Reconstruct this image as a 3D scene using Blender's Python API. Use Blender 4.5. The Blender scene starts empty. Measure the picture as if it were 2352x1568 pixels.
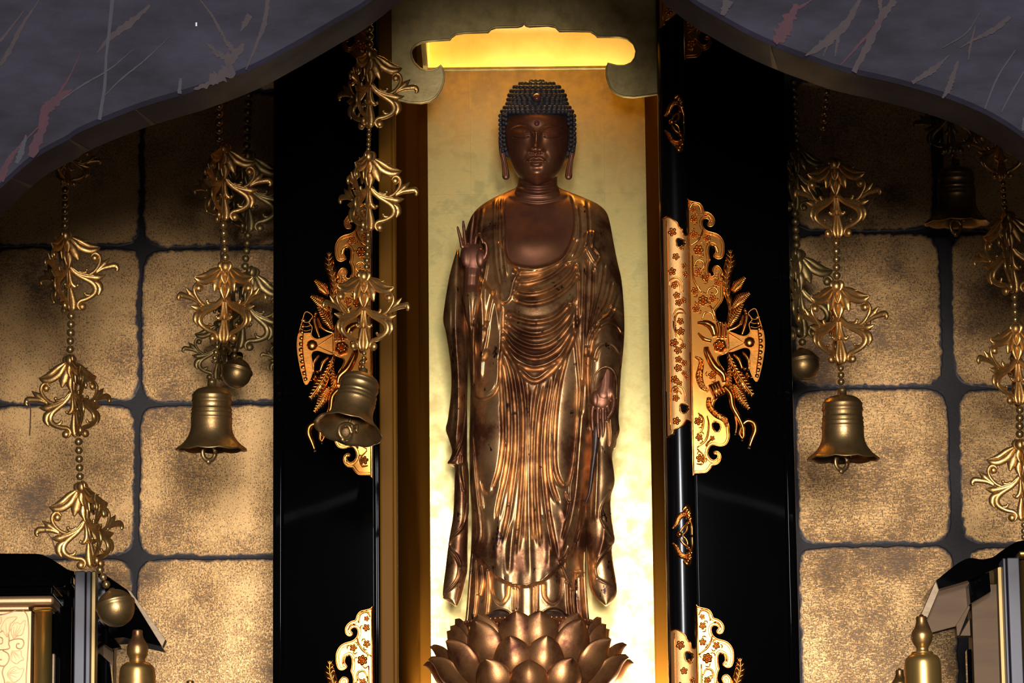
import bpy, bmesh, math, random
import numpy as np
from mathutils import Vector, Matrix
from mathutils.geometry import tessellate_polygon
random.seed(7); RNG = np.random.default_rng(7)
SC = bpy.context.scene
COL = SC.collection
# ------------------------------------------------------------------ camera
F = 9000.0; IW, IH = 2352, 1568
CAM = np.array([0.0, -7.25, 1.6])
PITCH = math.atan(0.2034); ROLL = 0.011
_f = np.array([0, math.cos(PITCH), math.sin(PITCH)])
_r0 = np.array([1.0, 0, 0]); _u0 = np.array([0, -math.sin(PITCH), math.cos(PITCH)])
_u = _u0*math.cos(ROLL) + _r0*math.sin(ROLL)
_r = _r0*math.cos(ROLL) - _u0*math.sin(ROLL)
cam = bpy.data.cameras.new('camera'); cam.sensor_width = 36; cam.lens = 36*F/IW
cam.clip_start = 0.05; cam.clip_end = 200
co = bpy.data.objects.new('camera', cam); COL.objects.link(co)
co.matrix_world = Matrix(((_r[0], _u[0], -_f[0], CAM[0]), (_r[1], _u[1], -_f[1], CAM[1]), (_r[2], _u[2], -_f[2], CAM[2]), (0, 0, 0, 1)))
SC.camera = co
# ------------------------------------------------------------------ world, light, exposure
w = bpy.data.worlds.new('world'); SC.world = w; w.use_nodes = True
w.node_tree.nodes['Background'].inputs[0].default_value = (0.050, 0.046, 0.060, 1)
w.node_tree.nodes['Background'].inputs[1].default_value = 0.06
SC.view_settings.view_transform = 'Standard'; SC.view_settings.look = 'None'
SC.view_settings.gamma = 1; SC.view_settings.use_curve_mapping = False
SC.view_settings.exposure = 0.0
def area(name, loc, target, sx, sy, power, col):
    l = bpy.data.lights.new(name, 'AREA'); l.shape = 'RECTANGLE'; l.size = sx; l.size_y = sy
    l.energy = power; l.color = col
    o = bpy.data.objects.new(name, l); COL.objects.link(o); o.location = loc
    d = Vector(target) - Vector(loc)
    o.rotation_euler = d.to_track_quat('-Z', 'Y').to_euler()
    return o
# daylight through the open doors of the hall, behind the camera
area('doorway_daylight', (0.25, -10.0, 2.02), (0, 0, 2.9), 1.4, 0.9, 700, (1.0, 0.93, 0.86))
area('transom_daylight', (0.10, -10.0, 4.45), (0, 0, 2.9), 1.1, 1.3, 420, (0.93, 0.95, 1.0))

def mpp(Y): return (Y - CAM[1])/F
def P(px, py, Y):
    px = np.asarray(px, float); py = np.asarray(py, float); Y = np.asarray(Y, float)
    a = ((px-1176)/F)[..., None]; b = ((784-py)/F)[..., None]
    d = _f + a*_r + b*_u
    t = (Y - CAM[1])/d[..., 1]
    return CAM + t[..., None]*d
def PV(px, py, Y): return Vector(P(px, py, Y).tolist())

# ------------------------------------------------------------------ materials
MATS = {}
def nd(t, ty, **kw):
    n = t.nodes.new(ty)
    for k, v in kw.items(): setattr(n, k, v)
    return n
def material(name, base, metallic=0.0, rough=0.5, coat=0.0, var=None, vscale=20, vdetail=6, rvar=0.0, bump=0.0, bscale=200, stretch=(1, 1, 1), lo=0.35, hi=0.65, spec=0.5, rnd=False):
    m = bpy.data.materials.new(name); m.use_nodes = True; t = m.node_tree
    b = t.nodes['Principled BSDF']
    b.inputs['Base Color'].default_value = (*base, 1); b.inputs['Metallic'].default_value = metallic
    b.inputs['Roughness'].default_value = rough; b.inputs['Coat Weight'].default_value = coat
    b.inputs['Specular IOR Level'].default_value = spec
    if coat: b.inputs['Coat Roughness'].default_value = 0.08
    tc = nd(t, 'ShaderNodeTexCoord'); mp = nd(t, 'ShaderNodeMapping'); mp.inputs['Scale'].default_value = stretch
    t.links.new(tc.outputs['Object'], mp.inputs['Vector'])
    if rnd:
        oi = nd(t, 'ShaderNodeObjectInfo'); mu = nd(t, 'ShaderNodeMath', operation='MULTIPLY'); mu.inputs[1].default_value = rnd
        t.links.new(oi.outputs['Random'], mu.inputs[0]); cx_ = nd(t, 'ShaderNodeCombineXYZ')
        for i_ in range(3): t.links.new(mu.outputs[0], cx_.inputs[i_])
        t.links.new(cx_.outputs[0], mp.inputs['Location'])
    if var:
        nz = nd(t, 'ShaderNodeTexNoise'); nz.inputs['Scale'].default_value = vscale; nz.inputs['Detail'].default_value = vdetail
        nz.inputs['Roughness'].default_value = 0.62
        t.links.new(mp.outputs[0], nz.inputs['Vector'])
        cr = nd(t, 'ShaderNodeValToRGB'); cr.color_ramp.elements[0].position = lo; cr.color_ramp.elements[1].position = hi
        cr.color_ramp.elements[0].color = (*var, 1); cr.color_ramp.elements[1].color = (*base, 1)
        t.links.new(nz.outputs['Fac'], cr.inputs[0]); t.links.new(cr.outputs[0], b.inputs['Base Color'])
        if rvar:
            mr = nd(t, 'ShaderNodeMapRange'); mr.inputs['From Min'].default_value = lo; mr.inputs['From Max'].default_value = hi
            mr.inputs['To Min'].default_value = rough+rvar; mr.inputs['To Max'].default_value = rough
            t.links.new(nz.outputs['Fac'], mr.inputs[0]); t.links.new(mr.outputs[0], b.inputs['Roughness'])
    if bump:
        n2 = nd(t, 'ShaderNodeTexNoise'); n2.inputs['Scale'].default_value = bscale; n2.inputs['Detail'].default_value = 4
        t.links.new(mp.outputs[0], n2.inputs['Vector'])
        bp = nd(t, 'ShaderNodeBump'); bp.inputs['Strength'].default_value = bump; bp.inputs['Distance'].default_value = 0.002
        t.links.new(n2.outputs['Fac'], bp.inputs['Height']); t.links.new(bp.outputs[0], b.inputs['Normal'])
    MATS[name] = m
    return m
LACQUER = material('black_lacquer', (0.0014, 0.0013, 0.0016), 0, 0.04, 0.0, spec=0.07)
LACQUERP = material('worn_black_lacquer', (0.0022, 0.0021, 0.0026), 0, 0.20, 0.0, spec=0.5)
BRASS = material('old_gold_ornament', (0.74, 0.44, 0.155), 0.93, 0.33, var=(0.42, 0.22, 0.070), vscale=0.05, rvar=0.14, bump=0.15, bscale=0.35, rnd=900)
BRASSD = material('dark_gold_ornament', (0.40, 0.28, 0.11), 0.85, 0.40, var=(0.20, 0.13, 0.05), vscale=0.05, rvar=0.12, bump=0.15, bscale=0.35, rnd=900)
BELL = material('aged_brass_bell', (0.50, 0.32, 0.13), 0.9, 0.33, var=(0.27, 0.155, 0.06), vscale=0.04, rvar=0.14, bump=0.10, bscale=0.3, rnd=900)
BEAD = material('brass_bead', (0.42, 0.27, 0.11), 0.88, 0.32)
COPPERP = material('punched_gilt_ground', (0.80, 0.33, 0.065), 1.0, 0.21, bump=0.06, bscale=900)
COPPERR = material('matted_gilt_copper', (0.96, 0.52, 0.19), 0.93, 0.46, bump=0.35, bscale=900)
COPPER = material('gilt_copper_fitting', (0.92, 0.40, 0.085), 1.0, 0.22, var=(0.72, 0.27, 0.05), vscale=60, rvar=0.06, bump=0.03, bscale=350)
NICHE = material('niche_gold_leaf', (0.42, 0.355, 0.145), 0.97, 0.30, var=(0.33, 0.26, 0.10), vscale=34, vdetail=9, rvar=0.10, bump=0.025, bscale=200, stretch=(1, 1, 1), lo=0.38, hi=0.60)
NICHEU = material('glow_tinted_niche_gold', (0.85, 0.66, 0.27), 0.95, 0.32, var=(0.75, 0.52, 0.17), vscale=10)  # niche gold with the trough lamp's glow put into its colour
BOARD = material('lintel_gold_leaf', (0.74, 0.56, 0.24), 0.55, 0.38, var=(0.42, 0.31, 0.12), vscale=26, vdetail=9, rvar=0.10, bump=0.10, bscale=160, lo=0.36, hi=0.62)
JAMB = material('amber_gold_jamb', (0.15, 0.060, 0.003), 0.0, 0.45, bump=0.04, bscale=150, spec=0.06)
AMBER = material('amber_side_shade', (0.040, 0.016, 0.002), 0.0, 0.8, spec=0.0)  # amber gold, darkened to carry the shade of sides and corners
STRING = material('brown_thread', (0.12, 0.05, 0.04), 0, 0.8)

# ------------------------------------------------------------------ object helpers
def mesh_data(name, V, Fc, mat, smooth=True):
    me = bpy.data.meshes.new(name)
    me.from_pydata([tuple(map(float, v)) for v in V], [], [tuple(int(i) for i in f) for f in Fc])
    if smooth: me.polygons.foreach_set('use_smooth', [True]*len(me.polygons))
    if mat: me.materials.append(mat)
    me.update()
    return me
def link(name, data, parent=None, matrix=None):
    o = bpy.data.objects.new(name, data); COL.objects.link(o)
    if parent is not None: o.parent = parent
    if matrix is not None: o.matrix_world = matrix if parent is None else o.matrix_basis
    return o
def obj(name, V, Fc, mat, parent=None, smooth=True, fixn=True):
    """V in world coordinates; parent empties sit un-rotated so that the child keeps world coordinates"""
    me = mesh_data(name, V, Fc, mat, smooth)
    if fixn:
        bm = bmesh.new(); bm.from_mesh(me); bmesh.ops.recalc_face_normals(bm, faces=bm.faces); bm.to_mesh(me); bm.free()
    o = bpy.data.objects.new(name, me); COL.objects.link(o)
    if parent is not None:
        o.parent = parent; o.matrix_parent_inverse = PINV[parent.name]
    PINV[o.name] = Matrix()
    return o
PINV = {}
def thing(name, label, cat, loc, group=None):
    o = bpy.data.objects.new(name, None); COL.objects.link(o)
    o.location = Vector([float(c) for c in loc]); o.empty_display_size = 0.05
    o['label'] = label; o['category'] = cat
    if group: o['group'] = group
    PINV[o.name] = Matrix.Translation(-o.location)
    return o
def tag(o, label=None, cat=None, group=None, kind=None):
    if label: o['label'] = label
    if cat: o['category'] = cat
    if group: o['group'] = group
    if kind: o['kind'] = kind
    return o
def sub(name, me, parent, M):
    """object with mesh data `me` at local matrix M under parent (no inverse)"""
    o = bpy.data.objects.new(name, me); COL.objects.link(o); o.parent = parent; o.matrix_local = M
    return o
def box(a, b):
    (x0, y0, z0), (x1, y1, z1) = a, b
    V = [(x0, y0, z0), (x1, y0, z0), (x1, y1, z0), (x0, y1, z0), (x0, y0, z1), (x1, y0, z1), (x1, y1, z1), (x0, y1, z1)]
    return V, [(0, 3, 2, 1), (4, 5, 6, 7), (0, 1, 5, 4), (1, 2, 6, 5), (2, 3, 7, 6), (3, 0, 4, 7)]
def bevel(o, w=0.004, seg=2):
    m = o.modifiers.new('bevel', 'BEVEL'); m.width = w; m.segments = seg; m.limit_method = 'ANGLE'; m.angle_limit = 0.6
    for p in o.data.polygons: p.use_smooth = True
    m.harden_normals = True
    return o
def smooth_curve(pts, n=None, closed=False):
    pts = np.asarray(pts, float)
    if closed: q = np.vstack([pts[-1], pts, pts[0], pts[1]]); m = len(pts)
    else: q = np.vstack([2*pts[0]-pts[1], pts, 2*pts[-1]-pts[-2]]); m = len(pts)-1
    if n is None: n = max(8, m*5)
    s = np.linspace(0, m, n, endpoint=not closed); out = []
    for t in s:
        i = min(int(t), m-1); f = t-i
        p0, p1, p2, p3 = q[i], q[i+1], q[i+2], q[i+3]
        out.append(0.5*(2*p1+(p2-p0)*f+(2*p0-5*p1+4*p2-p3)*f*f+(3*p1-p0-3*p2+p3)*f**3))
    return np.array(out)
def lathe(profile, seg=32, scallop=None):
    """profile [(r,z)] -> verts, faces around Z"""
    V = []; Fc = []; n = len(profile)
    for k in range(seg):
        a = 2*math.pi*k/seg
        for i, (r, z) in enumerate(profile):
            dz = scallop(i, a) if scallop else 0
            V.append((r*math.cos(a), r*math.sin(a), z+dz))
    for k in range(seg):
        k2 = (k+1) % seg
        for i in range(n-1):
            Fc.append((k*n+i, k2*n+i, k2*n+i+1, k*n+i+1))
    return V, Fc
class Art:
    """relief drawn in a flat (x, y, h) space, mapped to the place afterwards"""
    def __init__(s): s.V = []; s.F = []
    def add(s, V, Fc):
        b = len(s.V); s.V += [tuple(v) for v in V]; s.F += [tuple(i+b for i in f) for f in Fc]
    def sweep(s, pts, w, h=None, base=0.0, seg=8, n=None, full=True, sm=True):
        pts = np.asarray(pts, float)
        n = n or max(8, 4*len(pts))
        c = smooth_curve(pts, n) if sm else pts
        n = len(c)
        tt = np.linspace(0, 1, n)
        ww = np.interp(tt, np.linspace(0, 1, len(w)), w) if np.ndim(w) else np.full(n, w)
        hh = (np.interp(tt, np.linspace(0, 1, len(h)), h) if np.ndim(h) else np.full(n, h)) if h is not None else ww*0.5
        bb = np.interp(tt, np.linspace(0, 1, len(base)), base) if np.ndim(base) else np.full(n, base)
        tg = np.gradient(c, axis=0); tg /= np.linalg.norm(tg, axis=1)[:, None]+1e-9
        nm = np.stack([-tg[:, 1], tg[:, 0]], 1)
        V = []; Fc = []
        ang = np.linspace(0, 2*math.pi, seg, endpoint=False) if full else np.linspace(0, math.pi, seg)
        for i in range(n):
            for a in ang:
                q = c[i]+nm[i]*ww[i]*0.5*math.cos(a)
                V.append((q[0], q[1], bb[i]+hh[i]*math.sin(a)))
        m = len(ang)
        for i in range(n-1):
            for k in range(m if full else m-1):
                k2 = (k+1) % m
                Fc.append((i*m+k, i*m+k2, (i+1)*m+k2, (i+1)*m+k))
        if full:
            Fc.append(tuple(range(m))); Fc.append(tuple(range((n-1)*m, n*m)))
        s.add(V, Fc)
    def ball(s, x, y, r, h=None, base=0.0, seg=10, rings=6):
        h = r if h is None else h
        V = []; Fc = []
        for j in range(1, rings):
            a = math.pi*j/rings
            for k in range(seg):
                b = 2*math.pi*k/seg
                V.append((x+r*math.sin(a)*math.cos(b), y+r*math.sin(a)*math.sin(b), base+h*math.cos(a)))
        t0 = len(V); V.append((x, y, base+h)); V.append((x, y, base-h))
        for j in range(rings-2):
            for k in range(seg):
                k2 = (k+1) % seg
                Fc.append((j*seg+k, j*seg+k2, (j+1)*seg+k2, (j+1)*seg+k))
        for k in range(seg):
            k2 = (k+1) % seg
            Fc.append((t0, k2, k)); Fc.append((t0+1, (rings-2)*seg+k, (rings-2)*seg+k2))
        s.add(V, Fc)
    def plate(s, outline, h0, h1, holes=(), grid=None):
        loops = [np.asarray(outline, float)]+[np.asarray(q, float) for q in holes]
        tri = tessellate_polygon([[Vector((p[0], p[1], 0)) for p in L] for L in loops])
        allp = np.vstack(loops); n = len(allp)
        V = [(p[0], p[1], h1) for p in allp]+[(p[0], p[1], h0) for p in allp]
        Fc = [tuple(t) for t in tri]+[tuple(i+n for i in reversed(t)) for t in tri]
        b = 0
        for L in loops:
            m = len(L)
            for i in range(m):
                j = (i+1) % m
                Fc.append((b+i, b+j, b+j+n, b+i+n))
            b += m
        s.add(V, Fc)
    def rim(s, outline, w, h, base=0.0, closed=True):
        o = np.asarray(outline, float)
        if closed: o = np.vstack([o, o[:1]])
        s.sweep(o, w, h, base, seg=6, sm=False)
    def flower(s, x, y, r, base=0.0, n=5, ph=0.0):
        for k in range(n):
            a = ph+2*math.pi*k/n
            s.ball(x+r*0.62*math.cos(a), y+r*0.62*math.sin(a), r*0.42, r*0.38, base, 7, 5)
        s.ball(x, y, r*0.3, r*0.5, base, 7, 5)
    def feather(s, pts, w, h, base=0.0, ribs=12):
        """leaf with a raised spine and slanting barbs"""
        c = smooth_curve(pts, 40); n = len(c)
        tt = np.linspace(0, 1, n); ww = np.interp(tt, np.linspace(0, 1, len(w)), w)
        tg = np.gradient(c, axis=0); tg /= np.linalg.norm(tg, axis=1)[:, None]+1e-9
        nm = np.stack([-tg[:, 1], tg[:, 0]], 1)
        s.plate(np.vstack([c+nm*ww[:, None]*0.5, (c-nm*ww[:, None]*0.5)[::-1]]), base-h*0.5, base+h*0.15)
        s.sweep(c[::3], w=max(w)*0.16, h=h*0.7, base=base+h*0.15, seg=6)
        for k in range(1, ribs):
            i = int(n*k/ribs)
            for sg in (1, -1):
                a = c[i]; b = c[min(n-1, i+3)]+nm[i]*sg*ww[i]*0.47
                s.sweep(np.array([a, (a+b)/2, b]), max(w)*0.10, h*0.4, base+h*0.1, seg=5, n=4)
    def build(s, name, fn, mat, parent=None):
        V = fn(np.array(s.V, float))
        return obj(name, V, s.F, mat, parent)
# ------------------------------------------------------------------ gold leaf walls
YW = 0.45
def leaf_material(seed, crack):
    m = bpy.data.materials.new('worn_gold_leaf'); m.use_nodes = True; t = m.node_tree
    b = t.nodes['Principled BSDF']; L = t.links.new
    tc = nd(t, 'ShaderNodeTexCoord'); mp = nd(t, 'ShaderNodeMapping')
    mp.inputs['Location'].default_value = (seed*3.1, seed*1.7, seed)
    L(tc.outputs['Object'], mp.inputs[0])
    def noise(scale, detail, rough, stretch):
        q = nd(t, 'ShaderNodeMapping'); q.inputs['Scale'].default_value = stretch; L(mp.outputs[0], q.inputs[0])
        n = nd(t, 'ShaderNodeTexNoise'); n.inputs['Scale'].default_value = scale; n.inputs['Detail'].default_value = detail; n.inputs['Roughness'].default_value = rough
        L(q.outputs[0], n.inputs['Vector']); return n.outputs['Fac']
    def math_(op, a, b_=None, c=None):
        n = nd(t, 'ShaderNodeMath', operation=op)
        for i, v in enumerate((a, b_, c)):
            if v is None: continue
            if isinstance(v, (int, float)): n.inputs[i].default_value = v
            else: L(v, n.inputs[i])
        return n.outputs[0]
    big = noise(6.5, 5, 0.6, (1, 1, 1)); mid = noise(45, 6, 0.7, (1, 1, 1))
    fine = noise(330, 3, 0.6, (1, 1, 0.8)); craq = noise(160, 6, 0.72, (0.32, 1, 1.9) if crack else (1.2, 1, 0.8))
    cr2 = noise(220, 5, 0.7, (0.5, 1, 1.6))
    # wear: crackle lines |noise-0.5| thin, plus flecks, plus larger rubbed patches
    line = math_('ABSOLUTE', math_('SUBTRACT', craq, 0.5))
    lw = nd(t, 'ShaderNodeMapRange'); lw.inputs['From Min'].default_value = 0.0; lw.inputs['From Max'].default_value = 0.030
    lw.inputs['To Min'].default_value = 1; lw.inputs['To Max'].default_value = 0; L(line, lw.inputs[0])
    bm_ = nd(t, 'ShaderNodeMapRange'); bm_.inputs['From Min'].default_value = 0.36; bm_.inputs['From Max'].default_value = 0.66; L(big, bm_.inputs[0])
    s1 = math_('MULTIPLY', lw.outputs[0], math_('MULTIPLY_ADD', bm_.outputs[0], 0.75, 0.12))
    fl = nd(t, 'ShaderNodeMapRange'); fl.inputs['From Min'].default_value = 0.545; fl.inputs['From Max'].default_value = 0.63
    L(math_('MULTIPLY_ADD', big, 0.26, math_('MULTIPLY', fine, 0.80)), fl.inputs[0])
    rp = nd(t, 'ShaderNodeMapRange'); rp.inputs['From Min'].default_value = 0.60; rp.inputs['From Max'].default_value = 0.70
    L(math_('MULTIPLY_ADD', cr2, 0.45, math_('MULTIPLY', big, 0.66)), rp.inputs[0])
    s = math_('MAXIMUM', math_('MAXIMUM', s1, math_('MULTIPLY', fl.outputs[0], 0.75)), math_('MULTIPLY', rp.outputs[0], 0.8))
    # ragged edge: attribute 'edge' runs from 0 at the rim of the leaf to 1 inside
    at = nd(t, 'ShaderNodeAttribute'); at.attribute_name = 'edge'
    er = nd(t, 'ShaderNodeMapRange'); er.inputs['From Min'].default_value = 0.36; er.inputs['From Max'].default_value = 0.50
    er.inputs['To Min'].default_value = 1; er.inputs['To Max'].default_value = 0
    L(math_('MULTIPLY_ADD', mid, 0.55, math_('MULTIPLY', at.outputs['Fac'], 0.40)), er.inputs[0])
    s = math_('MINIMUM', math_('MAXIMUM', s, er.outputs[0]), 1.0)
    gold = nd(t, 'ShaderNodeMixRGB'); gold.inputs[1].default_value = (0.70, 0.43, 0.18, 1); gold.inputs[2].default_value = (0.60, 0.33, 0.12, 1)
    L(bm_.outputs[0], gold.inputs[0])
    mx = nd(t, 'ShaderNodeMixRGB'); mx.inputs[2].default_value = (0.022, 0.013, 0.018, 1)
    L(s, mx.inputs[0]); L(gold.outputs[0], mx.inputs[1]); L(mx.outputs[0], b.inputs['Base Color'])
    L(math_('MULTIPLY_ADD', s, -0.62, 0.72), b.inputs['Metallic']); b.inputs['Roughness'].default_value = 0.47
    bp = nd(t, 'ShaderNodeBump'); bp.inputs['Strength'].default_value = 0.35; bp.inputs['Distance'].default_value = 0.0006
    L(math_('SUBTRACT', fine, s), bp.inputs['Height']); L(bp.outputs[0], b.inputs['Normal'])
    return m
WALLM = material('dark_wall_lacquer', (0.013, 0.0075, 0.010), 0.0, 0.6, var=(0.008, 0.005, 0.006), vscale=60, bump=0.2, bscale=120)
LEAFA = leaf_material(0.0, False); LEAFB = leaf_material(2.3, True)
def leaf_sheet(cx, cz, hw, hh, seed, mat, wall, name='gold_leaf_square'):
    rg = np.random.default_rng(seed); n = 240; e = 9.0
    ang = np.linspace(0, 2*math.pi, n, endpoint=False)
    rr = 1/(np.abs(np.cos(ang))**e+np.abs(np.sin(ang))**e)**(1/e)
    jit = np.zeros(n)
    for fq in (5, 9, 17, 31, 53, 80): jit += rg.normal()*0.010/ (fq**0.33)*np.sin(fq*ang+rg.uniform(0, 6.28))
    jit += rg.normal(size=n)*0.0022
    rings = [1.0, 0.985, 0.965, 0.94, 0.90, 0.8, 0.6, 0.3]
    V = []; E = []
    for q in rings:
        k = rr*q*(1+jit*(q > 0.9))
        for a, r_ in zip(ang, k):
            V.append((cx+hw*r_*math.cos(a), YW-0.0012-(0.0006 if q < 0.99 else 0), cz+hh*r_*math.sin(a)))
        E += [min(1.0, (1-q)*11)]*n
    V.append((cx, YW-0.0018, cz)); E.append(1.0)
    Fc = []
    for j in range(len(rings)-1):
        for i in range(n):
            k = (i+1) % n; Fc.append((j*n+i, j*n+k, (j+1)*n+k, (j+1)*n+i))
    c = len(V)-1; j = len(rings)-1
    for i in range(n): Fc.append((j*n+i, j*n+(i+1) % n, c))
    # back rim so the sheet has thickness
    b = len(V)
    for i in range(n): V.append((V[i][0], YW-0.0001, V[i][2])); E.append(0)
    for i in range(n): k = (i+1) % n; Fc.append((i, b+i, b+k, k))
    o = obj(name, V, Fc, mat, wall, smooth=False)
    at = o.data.attributes.new('edge', 'FLOAT', 'POINT'); at.data.foreach_set('value', np.array(E, dtype=np.float32))
    return o
def gold_wall(name, xa, xb, vj, hj, mat, seed):
    """vj: x pixel of a vertical joint at the height of each row; hj: list of joint rows"""
    a = P(xa, 800, YW); b = P(xb, 800, YW)
    V, Fc = box((a[0], YW, 1.2), (b[0], YW+0.12, 4.4))
    wl = obj(name, V, Fc, WALLM, None, smooth=False); tag(wl, kind='structure')
    k = 0
    for r in range(len(hj)-1):
        y0, y1 = hj[r], hj[r+1]
        for c in range(len(vj)-1):
            j0 = vj[c][0]+(vj[c][1]-vj[c][0])*(y0+y1-1140)/1400; j1 = vj[c+1][0]+(vj[c+1][1]-vj[c+1][0])*(y0+y1-1140)/1400
            p = P(j0, y0, YW); q = P(j1, y1, YW); g = 0.0042
            k += 1
            leaf_sheet((p[0]+q[0])/2+RNG.normal()*0.001, (p[2]+q[2])/2, abs(q[0]-p[0])/2-g*random.uniform(0.75, 1.25), abs(p[2]-q[2])/2-g*random.uniform(0.6, 1.1), seed+k, mat, wl)
    return wl
gold_wall('wall_left', -760, 700, [(-392, -402), (-32, -42), (324, 312), (680, 668)], [-140, 212, 568, 928, 1280, 1634, 1990], LEAFA, 100)
gold_wall('wall_right', 1760, 3000, [(1812, 1824), (2166, 2204), (2520, 2558), (2880, 2910)], [-170, 180, 534, 890, 1252, 1610, 1970], LEAFB, 300)
# wall between them, behind the shrine
a = P(690, 800, YW); b = P(1770, 800, YW)
o = obj('wall_back', *box((a[0], YW+0.02, 1.2), (b[0], YW+0.12, 4.4)), WALLM, None, smooth=False); tag(o, kind='structure')

# ------------------------------------------------------------------ painted arch beam
YB = -2.0; BT = 0.115
def beam_material():
    m = material('painted_slate_beam', (0.020, 0.018, 0.030), 0.0, 0.55, var=(0.011, 0.009, 0.014), vscale=5, vdetail=10, rvar=0.1, bump=0.10, bscale=260, stretch=(1, 1, 2.5), lo=0.38, hi=0.62, spec=0.10)
    return m
BEAMM = beam_material()
fl = [(-1300, 860), (-900, 820), (-420, 720), (-140, 560), (0, 430), (77, 363), (153, 320), (191, 297), (321, 245), (459, 203), (574, 159), (666, 111), (765, 54), (853, 0), (960, -92), (1080, -220), (1215, -330), (1360, -220), (1480, -92), (1587, 0), (1645, 36), (1717, 76), (1790, 109), (1862, 136), (1935, 161), (2043, 185), (2134, 210), (2207, 235), (2279, 268), (2352, 315), (2500, 430), (2720, 560), (3100, 690), (3600, 760)]
c = smooth_curve(fl, 420)
bw = P(c[:, 0], c[:, 1], YB)
n = len(bw); V = []; Fc = []
ztop = 4.0
rows = []
for (dy, dz, top) in ((0.0, 0.006, 0), (0.006, 0.0, 0), (BT-0.004, 0.0, 0), (BT, 0.004, 0), (BT, 0, 1), (0, 0, 1)):
    rows.append([(p[0], YB+dy, ztop if top else p[2]+dz) for p in bw])
for r_ in rows: V += r_
for j in range(6):
    for i in range(n-1):
        j2 = (j+1) % 6
        Fc.append((j*n+i, j*n+i+1, j2*n+i+1, j2*n+i))
Fc.append(tuple(j*n for j in range(6))); Fc.append(tuple(j*n+n-1 for j in range(6)))
beam = thing('arch_beam', 'dark blue-grey painted arch beam with red and brown streaks across the top', 'beam', bw[n//2])
o = obj('beam_board', V, Fc, BEAMM, beam, smooth=False)
for p_ in o.data.polygons: p_.use_smooth = False
STK = {'brown': material('brown_paint_streak', (0.034, 0.022, 0.022), 0, 0.5, var=(0.024, 0.017, 0.021), vscale=40, spec=0.1),
       'red': material('red_paint_streak', (0.042, 0.012, 0.017), 0, 0.5, var=(0.030, 0.012, 0.018), vscale=40, spec=0.1),
       'grey': material('grey_paint_streak', (0.029, 0.027, 0.035), 0, 0.5, spec=0.1)}
SOFF = [0.0006]
def streak(col, pts, w, jag=0.25):
    SOFF[0] += 0.00005
    cc = smooth_curve(pts, 28); tt = np.linspace(0, 1, 28); ww = np.interp(tt, np.linspace(0, 1, len(w)), w)
    tg = np.gradient(cc, axis=0); tg /= np.linalg.norm(tg, axis=1)[:, None]
    nm = np.stack([-tg[:, 1], tg[:, 0]], 1)
    l1 = cc+nm*(ww*(1+jag*np.clip(RNG.normal(size=28), -1.2, 1.2)))[:, None]*0.5; l2 = cc-nm*(ww*(1+jag*np.clip(RNG.normal(size=28), -1.2, 1.2)))[:, None]*0.5
    q = np.vstack([P(l1[:, 0], l1[:, 1], YB-SOFF[0]), P(l2[:, 0], l2[:, 1], YB-SOFF[0])])
    back = q.copy(); back[:, 1] = YB+0.0002
    V = np.vstack([q, back]); m = 28; Fc = []
    for i in range(m-1):
        Fc += [(i, i+1, m+i+1, m+i), (i, 2*m+i, 2*m+i+1, i+1), (m+i, m+i+1, 3*m+i+1, 3*m+i)]
    return obj('paint_streak', V, Fc, STK[col], beam, smooth=False)
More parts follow.
